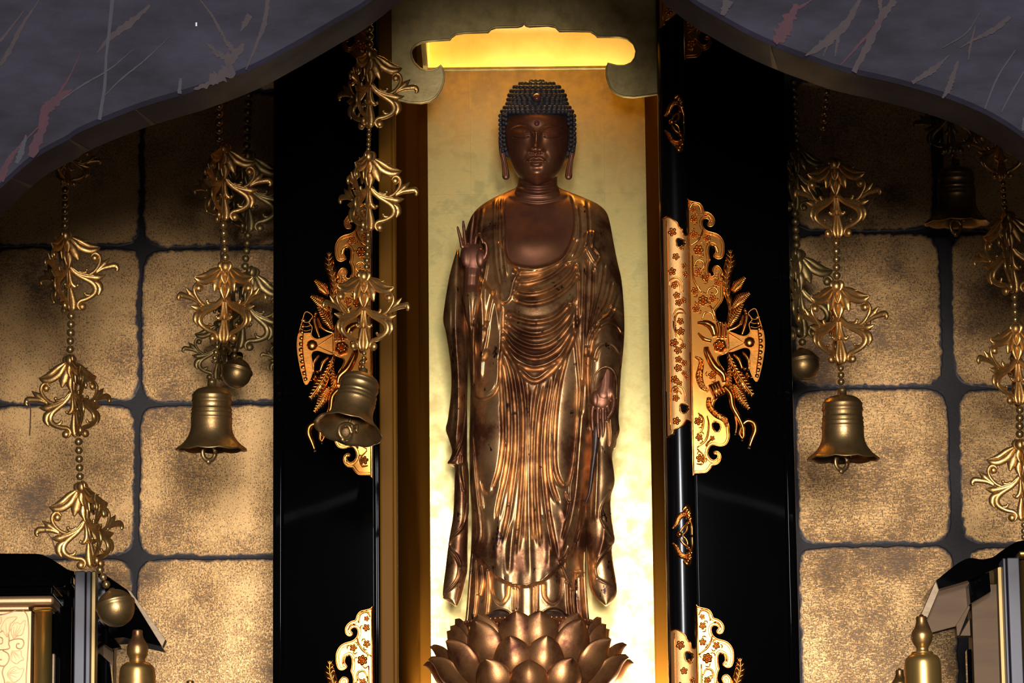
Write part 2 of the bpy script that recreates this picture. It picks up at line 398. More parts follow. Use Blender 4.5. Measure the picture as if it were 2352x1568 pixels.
for s_ in [('brown', [(345, 12), (300, 52), (255, 85), (222, 122)], [5, 16, 12, 2]), ('brown', [(222, 122), (235, 105), (250, 90)], [1, 5, 3]), ('grey', [(258, 0), (252, 60), (244, 130), (240, 200), (228, 275)], [9, 8, 6, 7, 8], 0.1),
           ('brown', [(90, 0), (50, 60), (25, 110), (0, 150)], [2, 9, 12, 9]), ('brown', [(55, 25), (20, 70), (0, 95)], [2, 5, 7]), ('red', [(190, 110), (160, 175), (128, 225), (110, 245)], [1, 4, 7, 22]),
           ('red', [(165, 205), (130, 230), (105, 255), (95, 300), (70, 360)], [4, 24, 20, 22, 20]), ('red', [(95, 285), (50, 330), (20, 370), (0, 415)], [3, 5, 14, 18]), ('grey', [(60, 310), (48, 350), (38, 375)], [4, 16, 9]),
           ('brown', [(615, 0), (608, 50), (590, 100), (565, 160)], [9, 12, 7, 2]), ('brown', [(475, 100), (510, 130), (540, 125), (560, 100)], [4, 16, 20, 5], 0.5), ('brown', [(500, 55), (520, 95), (545, 130)], [4, 7, 16], 0.5),
           ('brown', [(545, 115), (520, 160), (490, 185), (445, 205)], [14, 30, 22, 4], 0.5), ('brown', [(575, 35), (562, 55), (553, 72)], [16, 12, 3]), ('grey', [(390, 85), (330, 140), (280, 180), (235, 225)], [1, 3, 4, 1]),
           ('grey', [(305, 115), (250, 160), (190, 195), (140, 230)], [1, 3, 4, 2]), ('grey', [(415, 180), (412, 215)], [6, 9]), ('brown', [(460, 0), (490, 40), (505, 75)], [3, 6, 3]),
           ('red', [(1832, 10), (1810, 50), (1790, 85), (1775, 90)], [12, 30, 34, 8], 0.3), ('red', [(1865, 0), (1835, 18)], [2, 9]), ('brown', [(1975, 0), (1945, 50), (1900, 95), (1850, 128)], [10, 16, 26, 3]), ('brown', [(1925, 85), (1918, 130)], [10, 2]),
           ('brown', [(1905, 95), (1890, 130)], [6, 1]), ('brown', [(2055, 0), (2025, 40), (1995, 100), (1960, 165)], [14, 16, 18, 14]), ('red', [(2030, 40), (1980, 95), (1930, 150)], [4, 6, 3]), ('brown', [(2020, 0), (2025, 35)], [12, 6]),
           ('brown', [(2320, 38), (2280, 70), (2240, 90), (2205, 110)], [10, 12, 5, 2]), ('brown', [(2180, 127), (2140, 162), (2095, 190)], [3, 14, 9]), ('brown', [(2250, 30), (2220, 75), (2165, 110)], [2, 4, 2]), ('brown', [(2240, 60), (2228, 110), (2224, 138)], [3, 6, 2]),
           ('grey', [(2332, 115), (2290, 180), (2262, 250)], [2, 4, 3], 0.1), ('grey', [(2352, 165), (2322, 215), (2300, 258)], [3, 4, 2], 0.1), ('brown', [(1672, 0), (1660, 35)], [26, 10]), ('brown', [(2200, 140), (2180, 200), (2165, 225)], [6, 14, 5]), ('grey', [(2352, 270), (2350, 300)], [6, 9])]:
    streak(*s_)
o = obj('paint_chip', *box(tuple(P(449, 60, YB-0.001)), tuple(P(453, 52, YB))), material('white_paint_chip', (0.35, 0.35, 0.38), 0, 0.5), beam, smooth=False)
# brown streaks running over the soffit
for (x, y, x2, y2, ww) in [(310, 250, 330, 292, 9), (157, 322, 175, 360, 10), (25, 410, 45, 440, 7), (1768, 102, 1785, 130, 12)]:
    p = P(x, y, YB); q = P(x2, y, YB); 
    s = mpp(YB)*ww
    zz = [np.interp(xx, bw[:, 0], bw[:, 2]) for xx in (p[0], p[0]+s*.4, q[0]+s, q[0])]
    V = [(p[0], YB+0.008, zz[0]-0.0006), (p[0]+s*.3, YB+0.008, zz[1]-0.0006), (q[0]+s*1.2, YB+BT-0.006, zz[2]-0.0006), (q[0], YB+BT-0.006, zz[3]-0.0006)]
    V += [(a_, b_, c_+0.0008) for a_, b_, c_ in V]
    obj('paint_streak', V, [(0, 1, 2, 3), (4, 5, 6, 7), (0, 1, 5, 4), (1, 2, 6, 5), (2, 3, 7, 6), (3, 0, 4, 7)], STK['brown'], beam, smooth=False)

# ------------------------------------------------------------------ the shrine niche
YF = -0.12; YN = 0.28
zlo = 1.9
def vz(px, py, Y): return P(px, py, Y)
zc = P(1190, 155, YN)[2]
shrine = thing('shrine_niche', 'tall gold-leafed shrine niche with scalloped lintel framing the standing figure', 'shrine', (0.02, 0.1, zlo))
xl0, xl1, xr1, xr0 = P(903, 800, YF)[0], P(962, 800, YN)[0], P(1526, 800, YN)[0], P(1523, 800, YF)[0]
def sheet(name, pts, z0, z1, mat, th=0.012, smooth=True):
    """vertical sheet following (x,y) polyline"""
    pts = np.asarray(pts, float); n = len(pts)
    tg = np.gradient(pts, axis=0); tg /= np.linalg.norm(tg, axis=1)[:, None]; nm = np.stack([-tg[:, 1], tg[:, 0]], 1)
    q = pts+nm*th
    V = [(p[0], p[1], z) for L in (pts, q) for z in (z0, z1) for p in L]
    Fc = []
    for i in range(n-1):
        Fc += [(i, i+1, n+i+1, n+i), (2*n+i+1, 2*n+i, 3*n+i, 3*n+i+1), (n+i, n+i+1, 3*n+i+1, 3*n+i), (i+1, i, 2*n+i, 2*n+i+1)]
    Fc += [(0, n, 3*n, 2*n), (n-1, 2*n-1, 4*n-1, 3*n-1)]
    return obj(name, V, Fc, mat, shrine, smooth)
rad = 0.05
arcL = [(xl1+0.4*rad-0.4*rad*math.cos(a)*1.0, YN-0.4*rad+0.4*rad*math.sin(a)) for a in np.linspace(0.1, math.pi/2, 10)]
arcR = [(xr1-rad*0.6+rad*0.6*math.cos(a), YN-rad*0.6+rad*0.6*math.sin(a)) for a in np.linspace(math.pi/2, 0.0, 10)]
# back panel in gold leaf strips with faint seams
seams = [P(x, 800, YN)[0] for x in (1085, 1240, 1395)]
zs = [zlo]+[P(1200, y, YN)[2] for y in (1330, 1000, 730, 445)]+[zc]
for j in range(len(zs)-1):
    xs = [xl1+0.4*rad]+seams+[xr1-rad*0.6]
    for i in range(len(xs)-1):
        g = 0.00006
        o = obj('gold_leaf_panel', *box((xs[i]+(g if i else 0), YN, zs[j]+g), (xs[i+1]-(g if i < len(xs)-2 else 0), YN+0.01, zs[j+1]-g)), NICHE, shrine, smooth=False)
sheet('curved_corner', arcL, zlo, zc, AMBER)  # shaded strip beside the back panel, imitated by the dark amber
sheet('curved_corner', arcR, zlo, zc, AMBER)  # dimming of the right corner put in as dark amber
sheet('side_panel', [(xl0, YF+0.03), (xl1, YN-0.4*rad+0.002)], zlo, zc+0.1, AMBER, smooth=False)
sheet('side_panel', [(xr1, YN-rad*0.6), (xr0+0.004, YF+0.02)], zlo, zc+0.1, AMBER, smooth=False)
# jamb at the left with its beaded edge
xj = P(871, 800, YF)[0]
o = obj('jamb', *box((xj, YF-0.006, zlo), (xl0, YF+0.035, 3.95)), JAMB, shrine, smooth=False); bevel(o, 0.004)
o = obj('jamb_bead', *box((xl0-0.003, YF+0.004, zlo), (xl0+0.006, YF+0.05, 3.95)), JAMB, shrine, smooth=False); bevel(o, 0.003)
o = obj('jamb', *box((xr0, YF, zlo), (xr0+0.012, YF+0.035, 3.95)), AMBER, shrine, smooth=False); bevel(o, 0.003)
# ceiling of the niche
zt = P(1190, -210, YN)[2]; YU = YN+0.10
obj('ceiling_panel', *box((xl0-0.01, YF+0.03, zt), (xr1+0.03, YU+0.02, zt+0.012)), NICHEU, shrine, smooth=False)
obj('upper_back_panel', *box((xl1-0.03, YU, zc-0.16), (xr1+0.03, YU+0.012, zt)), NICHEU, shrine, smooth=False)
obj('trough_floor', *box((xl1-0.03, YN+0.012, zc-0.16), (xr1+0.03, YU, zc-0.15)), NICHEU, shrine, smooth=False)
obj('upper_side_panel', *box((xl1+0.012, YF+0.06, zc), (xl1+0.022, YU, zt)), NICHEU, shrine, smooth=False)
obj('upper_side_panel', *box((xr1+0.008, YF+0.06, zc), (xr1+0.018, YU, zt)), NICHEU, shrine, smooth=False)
o = obj('top_rail', *box((xl1, YN-0.004, zc-0.006), (xr1, YN+0.014, zc+0.002)), NICHE, shrine, smooth=False); bevel(o, 0.002)
# lintel board with scalloped opening
def Z4(pts): return [(850+x/2.94, y/2.94) for x, y in pts]
low = Z4([(60, 640), (150, 660), (260, 685), (340, 690), (400, 680), (445, 650), (478, 600), (495, 550), (500, 500), (492, 460), (476, 438), (460, 455), (420, 470), (380, 475), (340, 462), (300, 424), (280, 385), (275, 350), (285, 322), (310, 297), (350, 278), (420, 269), (540, 262), (552, 243), (578, 225), (640, 216), (800, 210), (816, 190), (850, 178), (1000, 174), (1028, 166), (1040, 153), (1052, 166), (1074, 172), (1200, 165), (1250, 175), (1270, 195), (1280, 203), (1400, 203), (1490, 206), (1520, 225), (1535, 243), (1680, 243), (1740, 256), (1780, 290), (1798, 340), (1790, 385), (1765, 420), (1720, 440), (1670, 441), (1640, 434), (1608, 424), (1597, 450), (1595, 490), (1605, 540), (1625, 590), (1660, 625), (1710, 645), (1780, 651), (1860, 641), (1975, 622)])
low = np.array(low)
# refine smooth parts
fine = []
for i in range(len(low)-1):
    fine.append(low[i])
fine.append(low[-1]); low = np.array(fine)
outl = np.vstack([low, [(1522, 400-560), (870, 405-560)]])
ar = Art(); ar.plate(outl, 0.0, 16.0); 
def fmap(v):
    out = P(v[:, 0], v[:, 1], YF); out[:, 1] = YF+0.016-v[:, 2]*mpp(YF); return out
bd = ar.build('lintel_board', fmap, BOARD, shrine)
for p_ in bd.data.polygons: p_.use_smooth = False
ar = Art(); ar.sweep(low, 5.0, 3.0, 15.0, seg=8, sm=False)
ar.build('lintel_edge', fmap, BOARD, shrine)
# hidden lamps of the niche
bulb = material('lamp_glass', (1, 0.9, 0.7), 0, 0.4)
def lamp(px, py, Y, power, col, rad_=0.02, name='niche_lamp', lab='small lamp at the foot of the niche'):
    p = P(px, py, Y)
    l = bpy.data.lights.new(name, 'POINT'); l.energy = power; l.color = col; l.shadow_soft_size = rad_
    o = bpy.data.objects.new(name, l); COL.objects.link(o); o.location = p
    return o
# shielded uplights at the foot of the back panel, and added unseen plates that stop lamp light leaking out
for px_, pw_ in ((982, 5.0), (1488, 10.0)):
    q = P(px_, 1690, 0.20); area('niche_uplight', (q[0], 0.20, q[2]), (q[0], 0.42, q[2]+0.9), 0.10, 0.03, pw_, (1.0, 0.87, 0.62))
obj('light_baffle', *box((xl0-0.036, YF+0.03, zlo), (xl0-0.030, YW-0.004, 4.0)), LACQUER, shrine, smooth=False)
obj('light_baffle', *box((xr0+0.020, YF+0.05, zlo), (xr0+0.026, YW-0.004, 4.0)), LACQUER, shrine, smooth=False)
lt = area('trough_strip_light', ((xl1+xr1)/2, YN+0.055, zc-0.06), ((xl1+xr1)/2, YN+0.062, zc+1), 0.40, 0.03, 17.0, (1.0, 0.74, 0.32))

# floor of the shrine, altar platform, hall floor, dark ceiling the chains hang from
obj('floor_panel', *box((xl0-0.03, YF-0.02, 2.08), (xr0+0.02, YN+0.01, P(1213, 1434, 0.06)[2]-518*mpp(0.06))), NICHE, shrine, smooth=False)
WOODD = material('dark_wood', (0.035, 0.020, 0.013), 0, 0.5, var=(0.02, 0.012, 0.008), vscale=6, stretch=(1, 8, 1))
o = obj('floor', *box((-4, -12, -0.1), (4, 0.6, 0.0)), WOODD, None, smooth=False); tag(o, kind='structure')
o = obj('ceiling', *box((-2.4, -1.6, 4.02), (2.4, 0.6, 4.12)), WOODD, None, smooth=False); tag(o, kind='structure')
o = obj('altar_platform', *box((-2.4, -1.15, 0.0), (2.4, YW-0.006, 1.9)), LACQUER, None, smooth=False); tag(o, kind='structure')
# ------------------------------------------------------------------ lacquered doors and pillar with gilt fittings
YD = -0.15; MD = mpp(YD)
def panel(name, xa, xb, label, side):
    a = P(xa, 800, YD)[0]; b = P(xb, 800, YD)[0]
    t = thing(name, label, 'door', ((a+b)/2, YD, 1.9))
    o = obj('panel', *box((a, YD, 1.9), (b, YD+0.035, 4.0)), LACQUER, t, smooth=False); bevel(o, 0.005, 3)
    e = b if side > 0 else a
    o = obj('edge_moulding', *box((e-0.010, YD-0.006, 1.9), (e+0.010, YD+0.045, 4.0)), LACQUER, t, smooth=False); bevel(o, 0.006, 3)
    return t
doorR = panel('shrine_door', 1588, 1806, 'black lacquered shrine door right of the figure with gilt phoenix fittings', 1)
doorL = panel('shrine_door', 640, 862, 'black lacquered shrine door left of the figure with gilt phoenix fittings', -1)
R3 = lambda L: [(1500+x/4.611, 440+y/4.611) for x, y in L]
R4 = lambda L: [(1500+x/4.239, 740+y/4.239) for x, y in L]
def loc(L):
    L = np.asarray(L, float); return np.stack([L[:, 0]-(1577+(L[:, 1]-447)*0.0215), L[:, 1]-770], 1)
up = smooth_curve(loc(R3([(358, 35), (378, 60), (430, 75), (490, 90), (525, 130), (545, 180), (590, 195), (630, 225), (655, 270), (650, 320), (625, 345), (595, 343), (578, 318), (600, 290), (585, 265), (555, 258), (530, 270), (520, 300), (530, 350), (560, 385), (600, 405), (660, 420), (710, 450), (745, 500), (760, 560), (755, 640), (735, 690), (700, 702), (665, 690), (645, 662), (668, 630), (668, 590), (650, 560), (615, 545), (592, 580), (590, 630), (598, 690), (605, 715), (590, 750), (580, 820), (595, 870), (625, 892), (655, 870), (635, 820), (650, 785), (690, 775), (725, 810), (735, 850), (722, 890), (745, 930), (750, 1000), (748, 1080), (740, 1150), (700, 1210), (668, 1250), (662, 1300), (680, 1370), (735, 1400), (780, 1440)])), 190)
dn = smooth_curve(loc(R4([(735, 100), (735, 290), (640, 345), (650, 410), (695, 480), (722, 560), (716, 640), (700, 700), (610, 780), (592, 860), (640, 905), (700, 950), (740, 1010), (745, 1080), (750, 1140), (720, 1210), (660, 1230), (590, 1215), (552, 1240), (535, 1300), (560, 1350), (600, 1368), (632, 1340), (628, 1312), (600, 1302), (606, 1280), (640, 1285), (665, 1320), (660, 1370), (630, 1405), (580, 1420), (560, 1450), (520, 1485), (460, 1490), (410, 1495), (388, 1518)])), 130)
outline = np.vstack([up, dn])
outline = np.vstack([[(0, outline[0][1])], outline[1:-1], [(0, outline[-1][1])]])
holes = [loc(R4([(580, 1010), (600, 985), (650, 1000), (665, 1040), (645, 1085), (610, 1085), (585, 1050)]))]
def fitting(t, mirror, dy, y_c, xe):
    """phoenix fitting on a door; y_c pixel row of its middle, xe pixel column of its straight edge"""
    s = -1 if mirror else 1
    org = P(xe, y_c+dy, YD)
    def fm(v): return np.stack([org[0]+s*v[:, 0]*MD, YD-v[:, 2]*MD*1.35, org[2]-v[:, 1]*MD*1.02], 1)
    A = Art(); A.plate(outline, -0.5, 3.0, holes)
    plate = A.build('fitting_plate', fm, COPPERP, t)
    # inner bead following the outline
    tg = np.gradient(outline, axis=0); tg /= np.linalg.norm(tg, axis=1)[:, None]+1e-9; ins = outline-np.stack([tg[:, 1], -tg[:, 0]], 1)*6.0
    A = Art(); A.rim(outline, 4.4, 3.4, 3.2); A.sweep(ins[3:len(up)-8], 2.0, 2.0, 3.2, seg=6, sm=False); A.sweep(ins[len(up)+25:-4], 2.0, 2.0, 3.2, seg=6, sm=False); A.rim(holes[0], 4.0, 3.0, 3.0); A.build('plate_rim', fm, COPPER, plate)
    for p_ in plate.data.polygons: p_.use_smooth = True
    md = plate.modifiers.new('edges', 'EDGE_SPLIT'); md.split_angle = 0.7
    # straight raised border along the pillar side
    A = Art(); A.sweep([(2.2, outline[0][1]+4), (2.2, 0), (2.2, outline[-1][1]-4)], 4.5, 3.5, 3.0, n=8); A.build('border_strip', fm, COPPER, plate)
    # scrolls and blossoms
    A = Art()
    for L in (R3([(385, 150), (420, 95), (490, 120), (512, 210)]), R3([(385, 560), (470, 500), (515, 430), (530, 370)]), R3([(415, 660), (425, 900), (470, 1000), (515, 1065)]), R3([(430, 780), (470, 715), (530, 730), (535, 790), (490, 840)]),
              R3([(570, 1100), (590, 1030), (650, 1010), (690, 1060), (655, 1100)]), R3([(520, 1360), (550, 1285), (620, 1290), (650, 1370)]), R3([(600, 1200), (640, 1260), (660, 1330)]), R3([(520, 870), (540, 930), (580, 940)]),
              R3([(620, 560), (670, 570), (690, 640)]), R3([(545, 230), (590, 230), (625, 280)]), R4([(430, 1240), (520, 1160), (545, 1020), (530, 930)]), R4([(425, 1400), (480, 1400), (500, 1330), (430, 1250)]), R4([(520, 1230), (530, 1200), (580, 1150)]), R4([(440, 900), (490, 960), (480, 1060), (430, 1110)])):
        A.sweep(loc(L), [3, 5.5, 5, 3], [2.5, 4.5, 4, 2.5], 3.0)
    A.build('scrollwork', fm, COPPER, plate)
    for (x, y), r_ in zip(R3([(430, 260), (430, 430), (575, 470), (480, 600), (480, 830), (555, 900), (690, 955), (440, 1045), (530, 1150), (635, 1130), (455, 1240), (425, 165)])+R4([(440, 980), (450, 1140), (580, 1150), (460, 1345), (580, 530)]), [8, 8, 8, 11, 8, 8, 8, 8, 11, 8, 8, 6, 9, 8, 6, 9, 9]):
        A = Art(); q = loc([(x, y)])[0]; A.flower(q[0], q[1], r_*1.15, 3.0, 6 if r_ > 10 else 5, random.random())
        ph = random.random()*6.28
        for k in range(3):
            a = ph+k*2.1; c0 = q+np.array([math.cos(a), math.sin(a)])*r_*1.2; c1 = q+np.array([math.cos(a+.35), math.sin(a+.35)])*r_*1.75; c2 = q+np.array([math.cos(a+.85), math.sin(a+.85)])*r_*1.7
            if min(c1[0], c2[0]) > 6 and r_ > 6: A.sweep([c0, c1, c2], [2.0, 3.8, 1.6], [1.5, 3.0, 1.2], 3.0, n=8, seg=6)
        A.build('blossom', fm, COPPER, plate)
    # feathers
    for L, ww in ((R3([(800, 1420), (830, 1230), (785, 1030), (785, 880), (830, 730), (825, 600)]), [5, 9, 14, 18, 20, 4]), (R3([(850, 1060), (905, 990), (985, 905)]), [8, 20, 5]), (R3([(845, 1240), (930, 1150), (1035, 1075)]), [9, 22, 5]), (R3([(800, 1450), (870, 1330), (960, 1190)]), [10, 20, 6]),
                  (R4([(745, 320), (800, 470), (890, 610), (985, 735)]), [7, 16, 24, 4]), (R4([(790, 620), (850, 730), (945, 870)]), [9, 20, 4]), (R4([(735, 300), (765, 430), (745, 560), (770, 700)]), [7, 12, 12, 4])):
        A = Art(); A.feather(loc(L), [q*1.25 for q in ww], 4.0, 5.0, 13); A.build('feather', fm, COPPER, plate)
    # fan tail
    fan = smooth_curve(loc(R3([(1020, 1295), (1095, 1250), (1140, 1370), (1175, 1480)])+R4([(1072, 60), (1092, 140), (1097, 240), (1085, 350), (1060, 480), (1020, 598), (965, 520), (945, 420), (960, 300), (900, 260), (740, 295), (735, 110), (770, 110), (890, 150), (955, 110), (945, 30), (975, -20)])), 120, closed=True)
    A = Art(); A.plate(fan, 0, 4.5); A.rim(fan, 3.0, 2.5, 4.5)
    for y0, y1, x0 in [(k, k+30, 960) for k in range(-30, 560, 42)]:
        xo = 1085-abs(240-y0)**1.5*0.0075
        A.sweep(loc(R4([(x0, y0), ((x0+xo)/2, y0+(12 if y0 < 240 else -2)), (xo, y0+(-14 if y0 < 240 else 14))])), 2.2, 2.2, 4.5, n=6, seg=6)
    for k in range(11):
        y0 = -40+k*58; A.ball(*loc(R4([(1062-abs(240-y0)**1.5*0.0072, y0)]))[0], 6.0, 3.0, 4.0, 7, 5)
    A.sweep(loc(R4([(740, 110), (900, 215), (740, 290)])), 2.5, 2.5, 4.5, sm=False); A.ball(*loc(R4([(950, 205)]))[0], 13, 5, 4.5)
    A.sweep(loc(R4([(1025, 0), (1045, 240), (1015, 520)])), 3, 4, 5.0)
    tail = A.build('tail_fan', fm, COPPER, plate); md = tail.modifiers.new('edges', 'EDGE_SPLIT'); md.split_angle = 0.7
    A = Art()
    for L in (R3([(965, 1310), (940, 1400), (880, 1450), (795, 1480)]), R3([(985, 1240), (1005, 1330), (985, 1430), (950, 1530)]), R4([(790, 320), (840, 370), (880, 470)]), R4([(880, 300), (935, 370), (945, 480)])):
        A.sweep(loc(L), [7, 9, 9, 7], [3, 4, 4, 3], 2.0)
    for q in loc(R4([(925, 520), (940, 545), (905, 470)])+R3([(990, 1270), (1000, 1300)])): A.ball(q[0], q[1], 5, 5, 4)
    A.build('tail_bracket', fm, COPPER, plate)
    # flower boss, neck, wing, legs
    A = Art(); q = loc(R4([(655, 240)]))[0]
    for k in range(6): A.ball(q[0]+8.5*math.cos(k*1.047+.3), q[1]+8.5*math.sin(k*1.047+.3), 8.2, 12, 5.0)
    A.ball(q[0], q[1], 5, 15, 5.0); A.build('flower_boss', fm, COPPER, plate)
    A = Art()
    A.sweep(loc(R3([(690, 1385), (710, 1470), (700, 1560)])), 9, 6, 3); A.sweep(loc(R3([(735, 1385), (745, 1470), (740, 1560)])), 7, 6, 3); A.sweep(loc(R3([(770, 1385), (780, 1470), (780, 1560)])), 7, 6, 3)
    A.build('collar', fm, COPPER, plate)
    A = Art()
    A.sweep(loc(R3([(470, 1390), (560, 1395), (630, 1440), (660, 1540)])), [6, 16, 20, 12], [4, 7, 8, 5], 3.0); A.sweep(loc(R4([(440, 110), (500, 170), (570, 190)])), [5, 10, 8], [4, 6, 6], 3)
    A.sweep(loc(R4([(520, 250), (530, 310), (600, 440), (685, 520), (705, 600)])), [12, 16, 20, 18, 12], [7, 9, 9, 9, 6], 3.0)
    A.build('neck', fm, COPPER, plate)
    A = Art(); A.feather(loc(R4([(410, 345), (470, 400), (450, 540), (480, 640), (540, 690)])), [5, 12, 17, 14, 5], 6.0, 6.0, 16); A.build('feather', fm, COPPER, plate)
    A = Art(); A.feather(loc(R4([(545, 750), (550, 840), (620, 920), (700, 970), (725, 1040)])), [10, 14, 15, 14, 6], 6.0, 6.0, 16); A.build('feather', fm, COPPER, plate)
    A = Art()
    band = loc(R4([(545, 630), (640, 590), (705, 720), (605, 775)])); A.plate(band, 0, 9); 
    for k in range(5):
        f_ = k/4.0; A.sweep([band[0]*(1-f_)+band[1]*f_, band[3]*(1-f_)+band[2]*f_], 3, 3, 9, n=6)
    A.build('striped_band', fm, COPPER, plate)
    A = Art()
    A.sweep(loc(R4([(690, 640), (760, 720), (780, 840), (840, 950), (880, 1040), (890, 1120), (875, 1170)])), [14, 17, 15, 13, 12, 10, 5], [7, 8, 7, 6, 6, 5, 3], 4.0)
    A.sweep(loc(R4([(800, 930), (820, 1020), (810, 1110)])), [5, 7, 5], 4, 3.0)
    A.build('leg', fm, COPPER, plate)
    A = Art(); A.sweep(loc(R4([(880, 1020), (930, 985), (990, 1010), (1005, 1080), (975, 1160), (945, 1245)])), [9, 13, 17, 17, 13, 8], [5, 6, 7, 7, 6, 4], 4.0); A.sweep(loc(R4([(870, 1040), (850, 1110), (880, 1165)])), [8, 8, 6], 5, 4)
    A.build('claw', fm, COPPER, plate)
    return plate
for dy, rows in ((-940, 0), (0, 0), (945, 0)):
    fitting(doorR, False, dy, 770, 1584+dy*0.0215)
    fitting(doorL, True, dy+4, 770, 854+dy*0.004)

# round pillar between niche and right door
xc = P(1557, 784, YD)[0]; RP = 37*MD; YP = YD+0.012
pillar = thing('shrine_pillar', 'round black lacquered pillar with gilt sleeve beside the gold niche', 'pillar', (xc, YP, 1.9))
V, Fc = lathe([(RP, 1.9), (RP, 4.0)], 64)
o = obj('shaft', [(x+xc, y+YP, z) for x, y, z in V], Fc, LACQUERP, pillar)
def cyl(org_y):
    def fm(v):
        z0 = P(1557, org_y, YD)[2]
        x = v[:, 0]*MD; x = np.clip(x, -RP*0.9995, RP*1.6)
        a = x/RP*0.92
        r_ = RP+0.0006+np.maximum(v[:, 2], -.5)*MD
        return np.stack([xc+r_*np.sin(a), YP-r_*np.cos(a), z0-v[:, 1]*MD*1.02], 1)
    return fm
def ploc(L):
    L = np.asarray(L, float); return np.stack([L[:, 0]-(1557+(L[:, 1]-784)*0.0215), L[:, 1]-784], 1)
def sleeve(dy):
    fm = cyl(752+32+dy)
    top = R3([(72, 268), (120, 256), (150, 254), (200, 282), (250, 322), (270, 370), (305, 392), (312, 440), (350, 455), (385, 440)])
    bot = R4([(385, 1000), (350, 985), (325, 985), (292, 1030), (240, 1060), (195, 1082), (180, 1120), (120, 1142)])
    ol = np.vstack([smooth_curve(ploc(top), 40), smooth_curve(ploc(bot), 40)])
    # grid-like strip: dense plate via slices so that it can wrap
    A = Art(); ys = np.linspace(ol[:, 1].min()+0.3, ol[:, 1].max()-0.3, 160); xs = np.linspace(ol[:, 0].min(), ol[:, 0].max(), 26)
    def inside(x, y):
        c_ = False; m = len(ol); j = m-1
        for i in range(m):
            if (ol[i][1] > y) != (ol[j][1] > y) and x < (ol[j][0]-ol[i][0])*(y-ol[i][1])/(ol[j][1]-ol[i][1])+ol[i][0]: c_ = not c_
            j = i
        return c_
    hol = [ploc(R3([(285, 540)]))[0], ploc(R4([(300, 868)]))[0]]
    idx = {}; V = []; Fc = []
    dx = xs[1]-xs[0]; dyy = ys[1]-ys[0]
    keep = np.zeros((len(ys)-1, len(xs)-1), bool)
    for j in range(len(ys)-1):
        for i in range(len(xs)-1):
            x, y = xs[i]+dx/2, ys[j]+dyy/2
            if inside(x, y) and all((x-h[0])**2+(y-h[1])**2 > 11**2 for h in hol): keep[j, i] = True
    def vid(j, i, l):
        k = (j, i, l)
        if k not in idx: idx[k] = len(V); V.append((xs[i], ys[j], 2.0 if l else -0.5))
        return idx[k]
    for j in range(keep.shape[0]):
        for i in range(keep.shape[1]):
            if not keep[j, i]: continue
            Fc.append((vid(j, i, 1), vid(j, i+1, 1), vid(j+1, i+1, 1), vid(j+1, i, 1)))
            for dj, di, e in ((-1, 0, ((j, i), (j, i+1))), (1, 0, ((j+1, i+1), (j+1, i))), (0, -1, ((j+1, i), (j, i))), (0, 1, ((j, i+1), (j+1, i+1)))):
                jj, ii = j+dj, i+di
                if not (0 <= jj < keep.shape[0] and 0 <= ii < keep.shape[1] and keep[jj, ii]):
                    (a0, a1), (b0, b1) = e; Fc.append((vid(a0, a1, 1), vid(a0, a1, 0), vid(b0, b1, 0), vid(b0, b1, 1)))
    A.add(V, Fc); plate = A.build('gilt_sleeve', fm, COPPERR, pillar)
    A = Art(); A.rim(smooth_curve(ploc(top), 60), 3.5, 3.2, 2.0, False); A.rim(smooth_curve(ploc(bot), 60), 3.5, 3.2, 2.0, False)
    for h in hol: 
        a = np.linspace(0, 2*math.pi, 33); A.sweep(np.stack([h[0]+(10.5+1.8*np.cos(3*a+.6))*np.cos(a), h[1]+(10.5+1.8*np.cos(3*a+.6))*np.sin(a)], 1), 3.5, 3, 2.0, sm=False)
    e0 = ploc(R3([(128, 290)]))[0]; e1 = ploc(R4([(165, 1075)]))[0]; A.sweep([e0, (e0+e1)/2, e1], 2.5, 2.5, 2.0, n=30)
    A.build('sleeve_rim', fm, COPPER, plate)
    for (x, y), r_ in zip(R3([(195, 420), (235, 690), (195, 850), (220, 1000), (245, 1110), (265, 1190), (320, 1160), (330, 790), (285, 1390), (290, 1500), (340, 880), (300, 590)])+R4([(200, 220), (240, 295), (290, 250), (245, 385), (240, 470), (300, 420), (205, 580), (250, 620), (225, 690), (220, 765), (330, 560), (225, 990), (300, 520)]), [11, 9, 10, 9, 9, 9, 8, 8, 9, 10, 8, 7, 11, 10, 8, 9, 10, 8, 10, 8, 8, 9, 7, 10, 7]):
        A = Art(); q = ploc([(x, y)])[0]; A.flower(q[0], q[1], r_, 2.0, 5, random.random()*6); A.build('blossom', fm, COPPER, plate)
    A = Art()
    for L in (R3([(160, 1010), (180, 940), (250, 920), (300, 970), (315, 1070)]), R3([(200, 970), (250, 960), (280, 1010), (290, 1080)]), R3([(240, 1440), (215, 1340), (240, 1270), (300, 1260), (345, 1310)]), R3([(235, 1560), (225, 1400), (250, 1310), (320, 1300)]), R4([(215, 60), (225, 120), (290, 210)]), R4([(190, 0), (205, 90), (260, 190)]), R4([(170, 700), (200, 655), (270, 655), (310, 720), (305, 790)]), R4([(190, 690), (240, 680), (275, 730)])):
        A.sweep(ploc(L), [2.5, 4.5, 4.5, 2.5], [2, 4, 4, 2], 2.0, n=24)
    A.build('scrollwork', fm, COPPER, plate)
for dy in (-930, 0, 957): sleeve(dy)
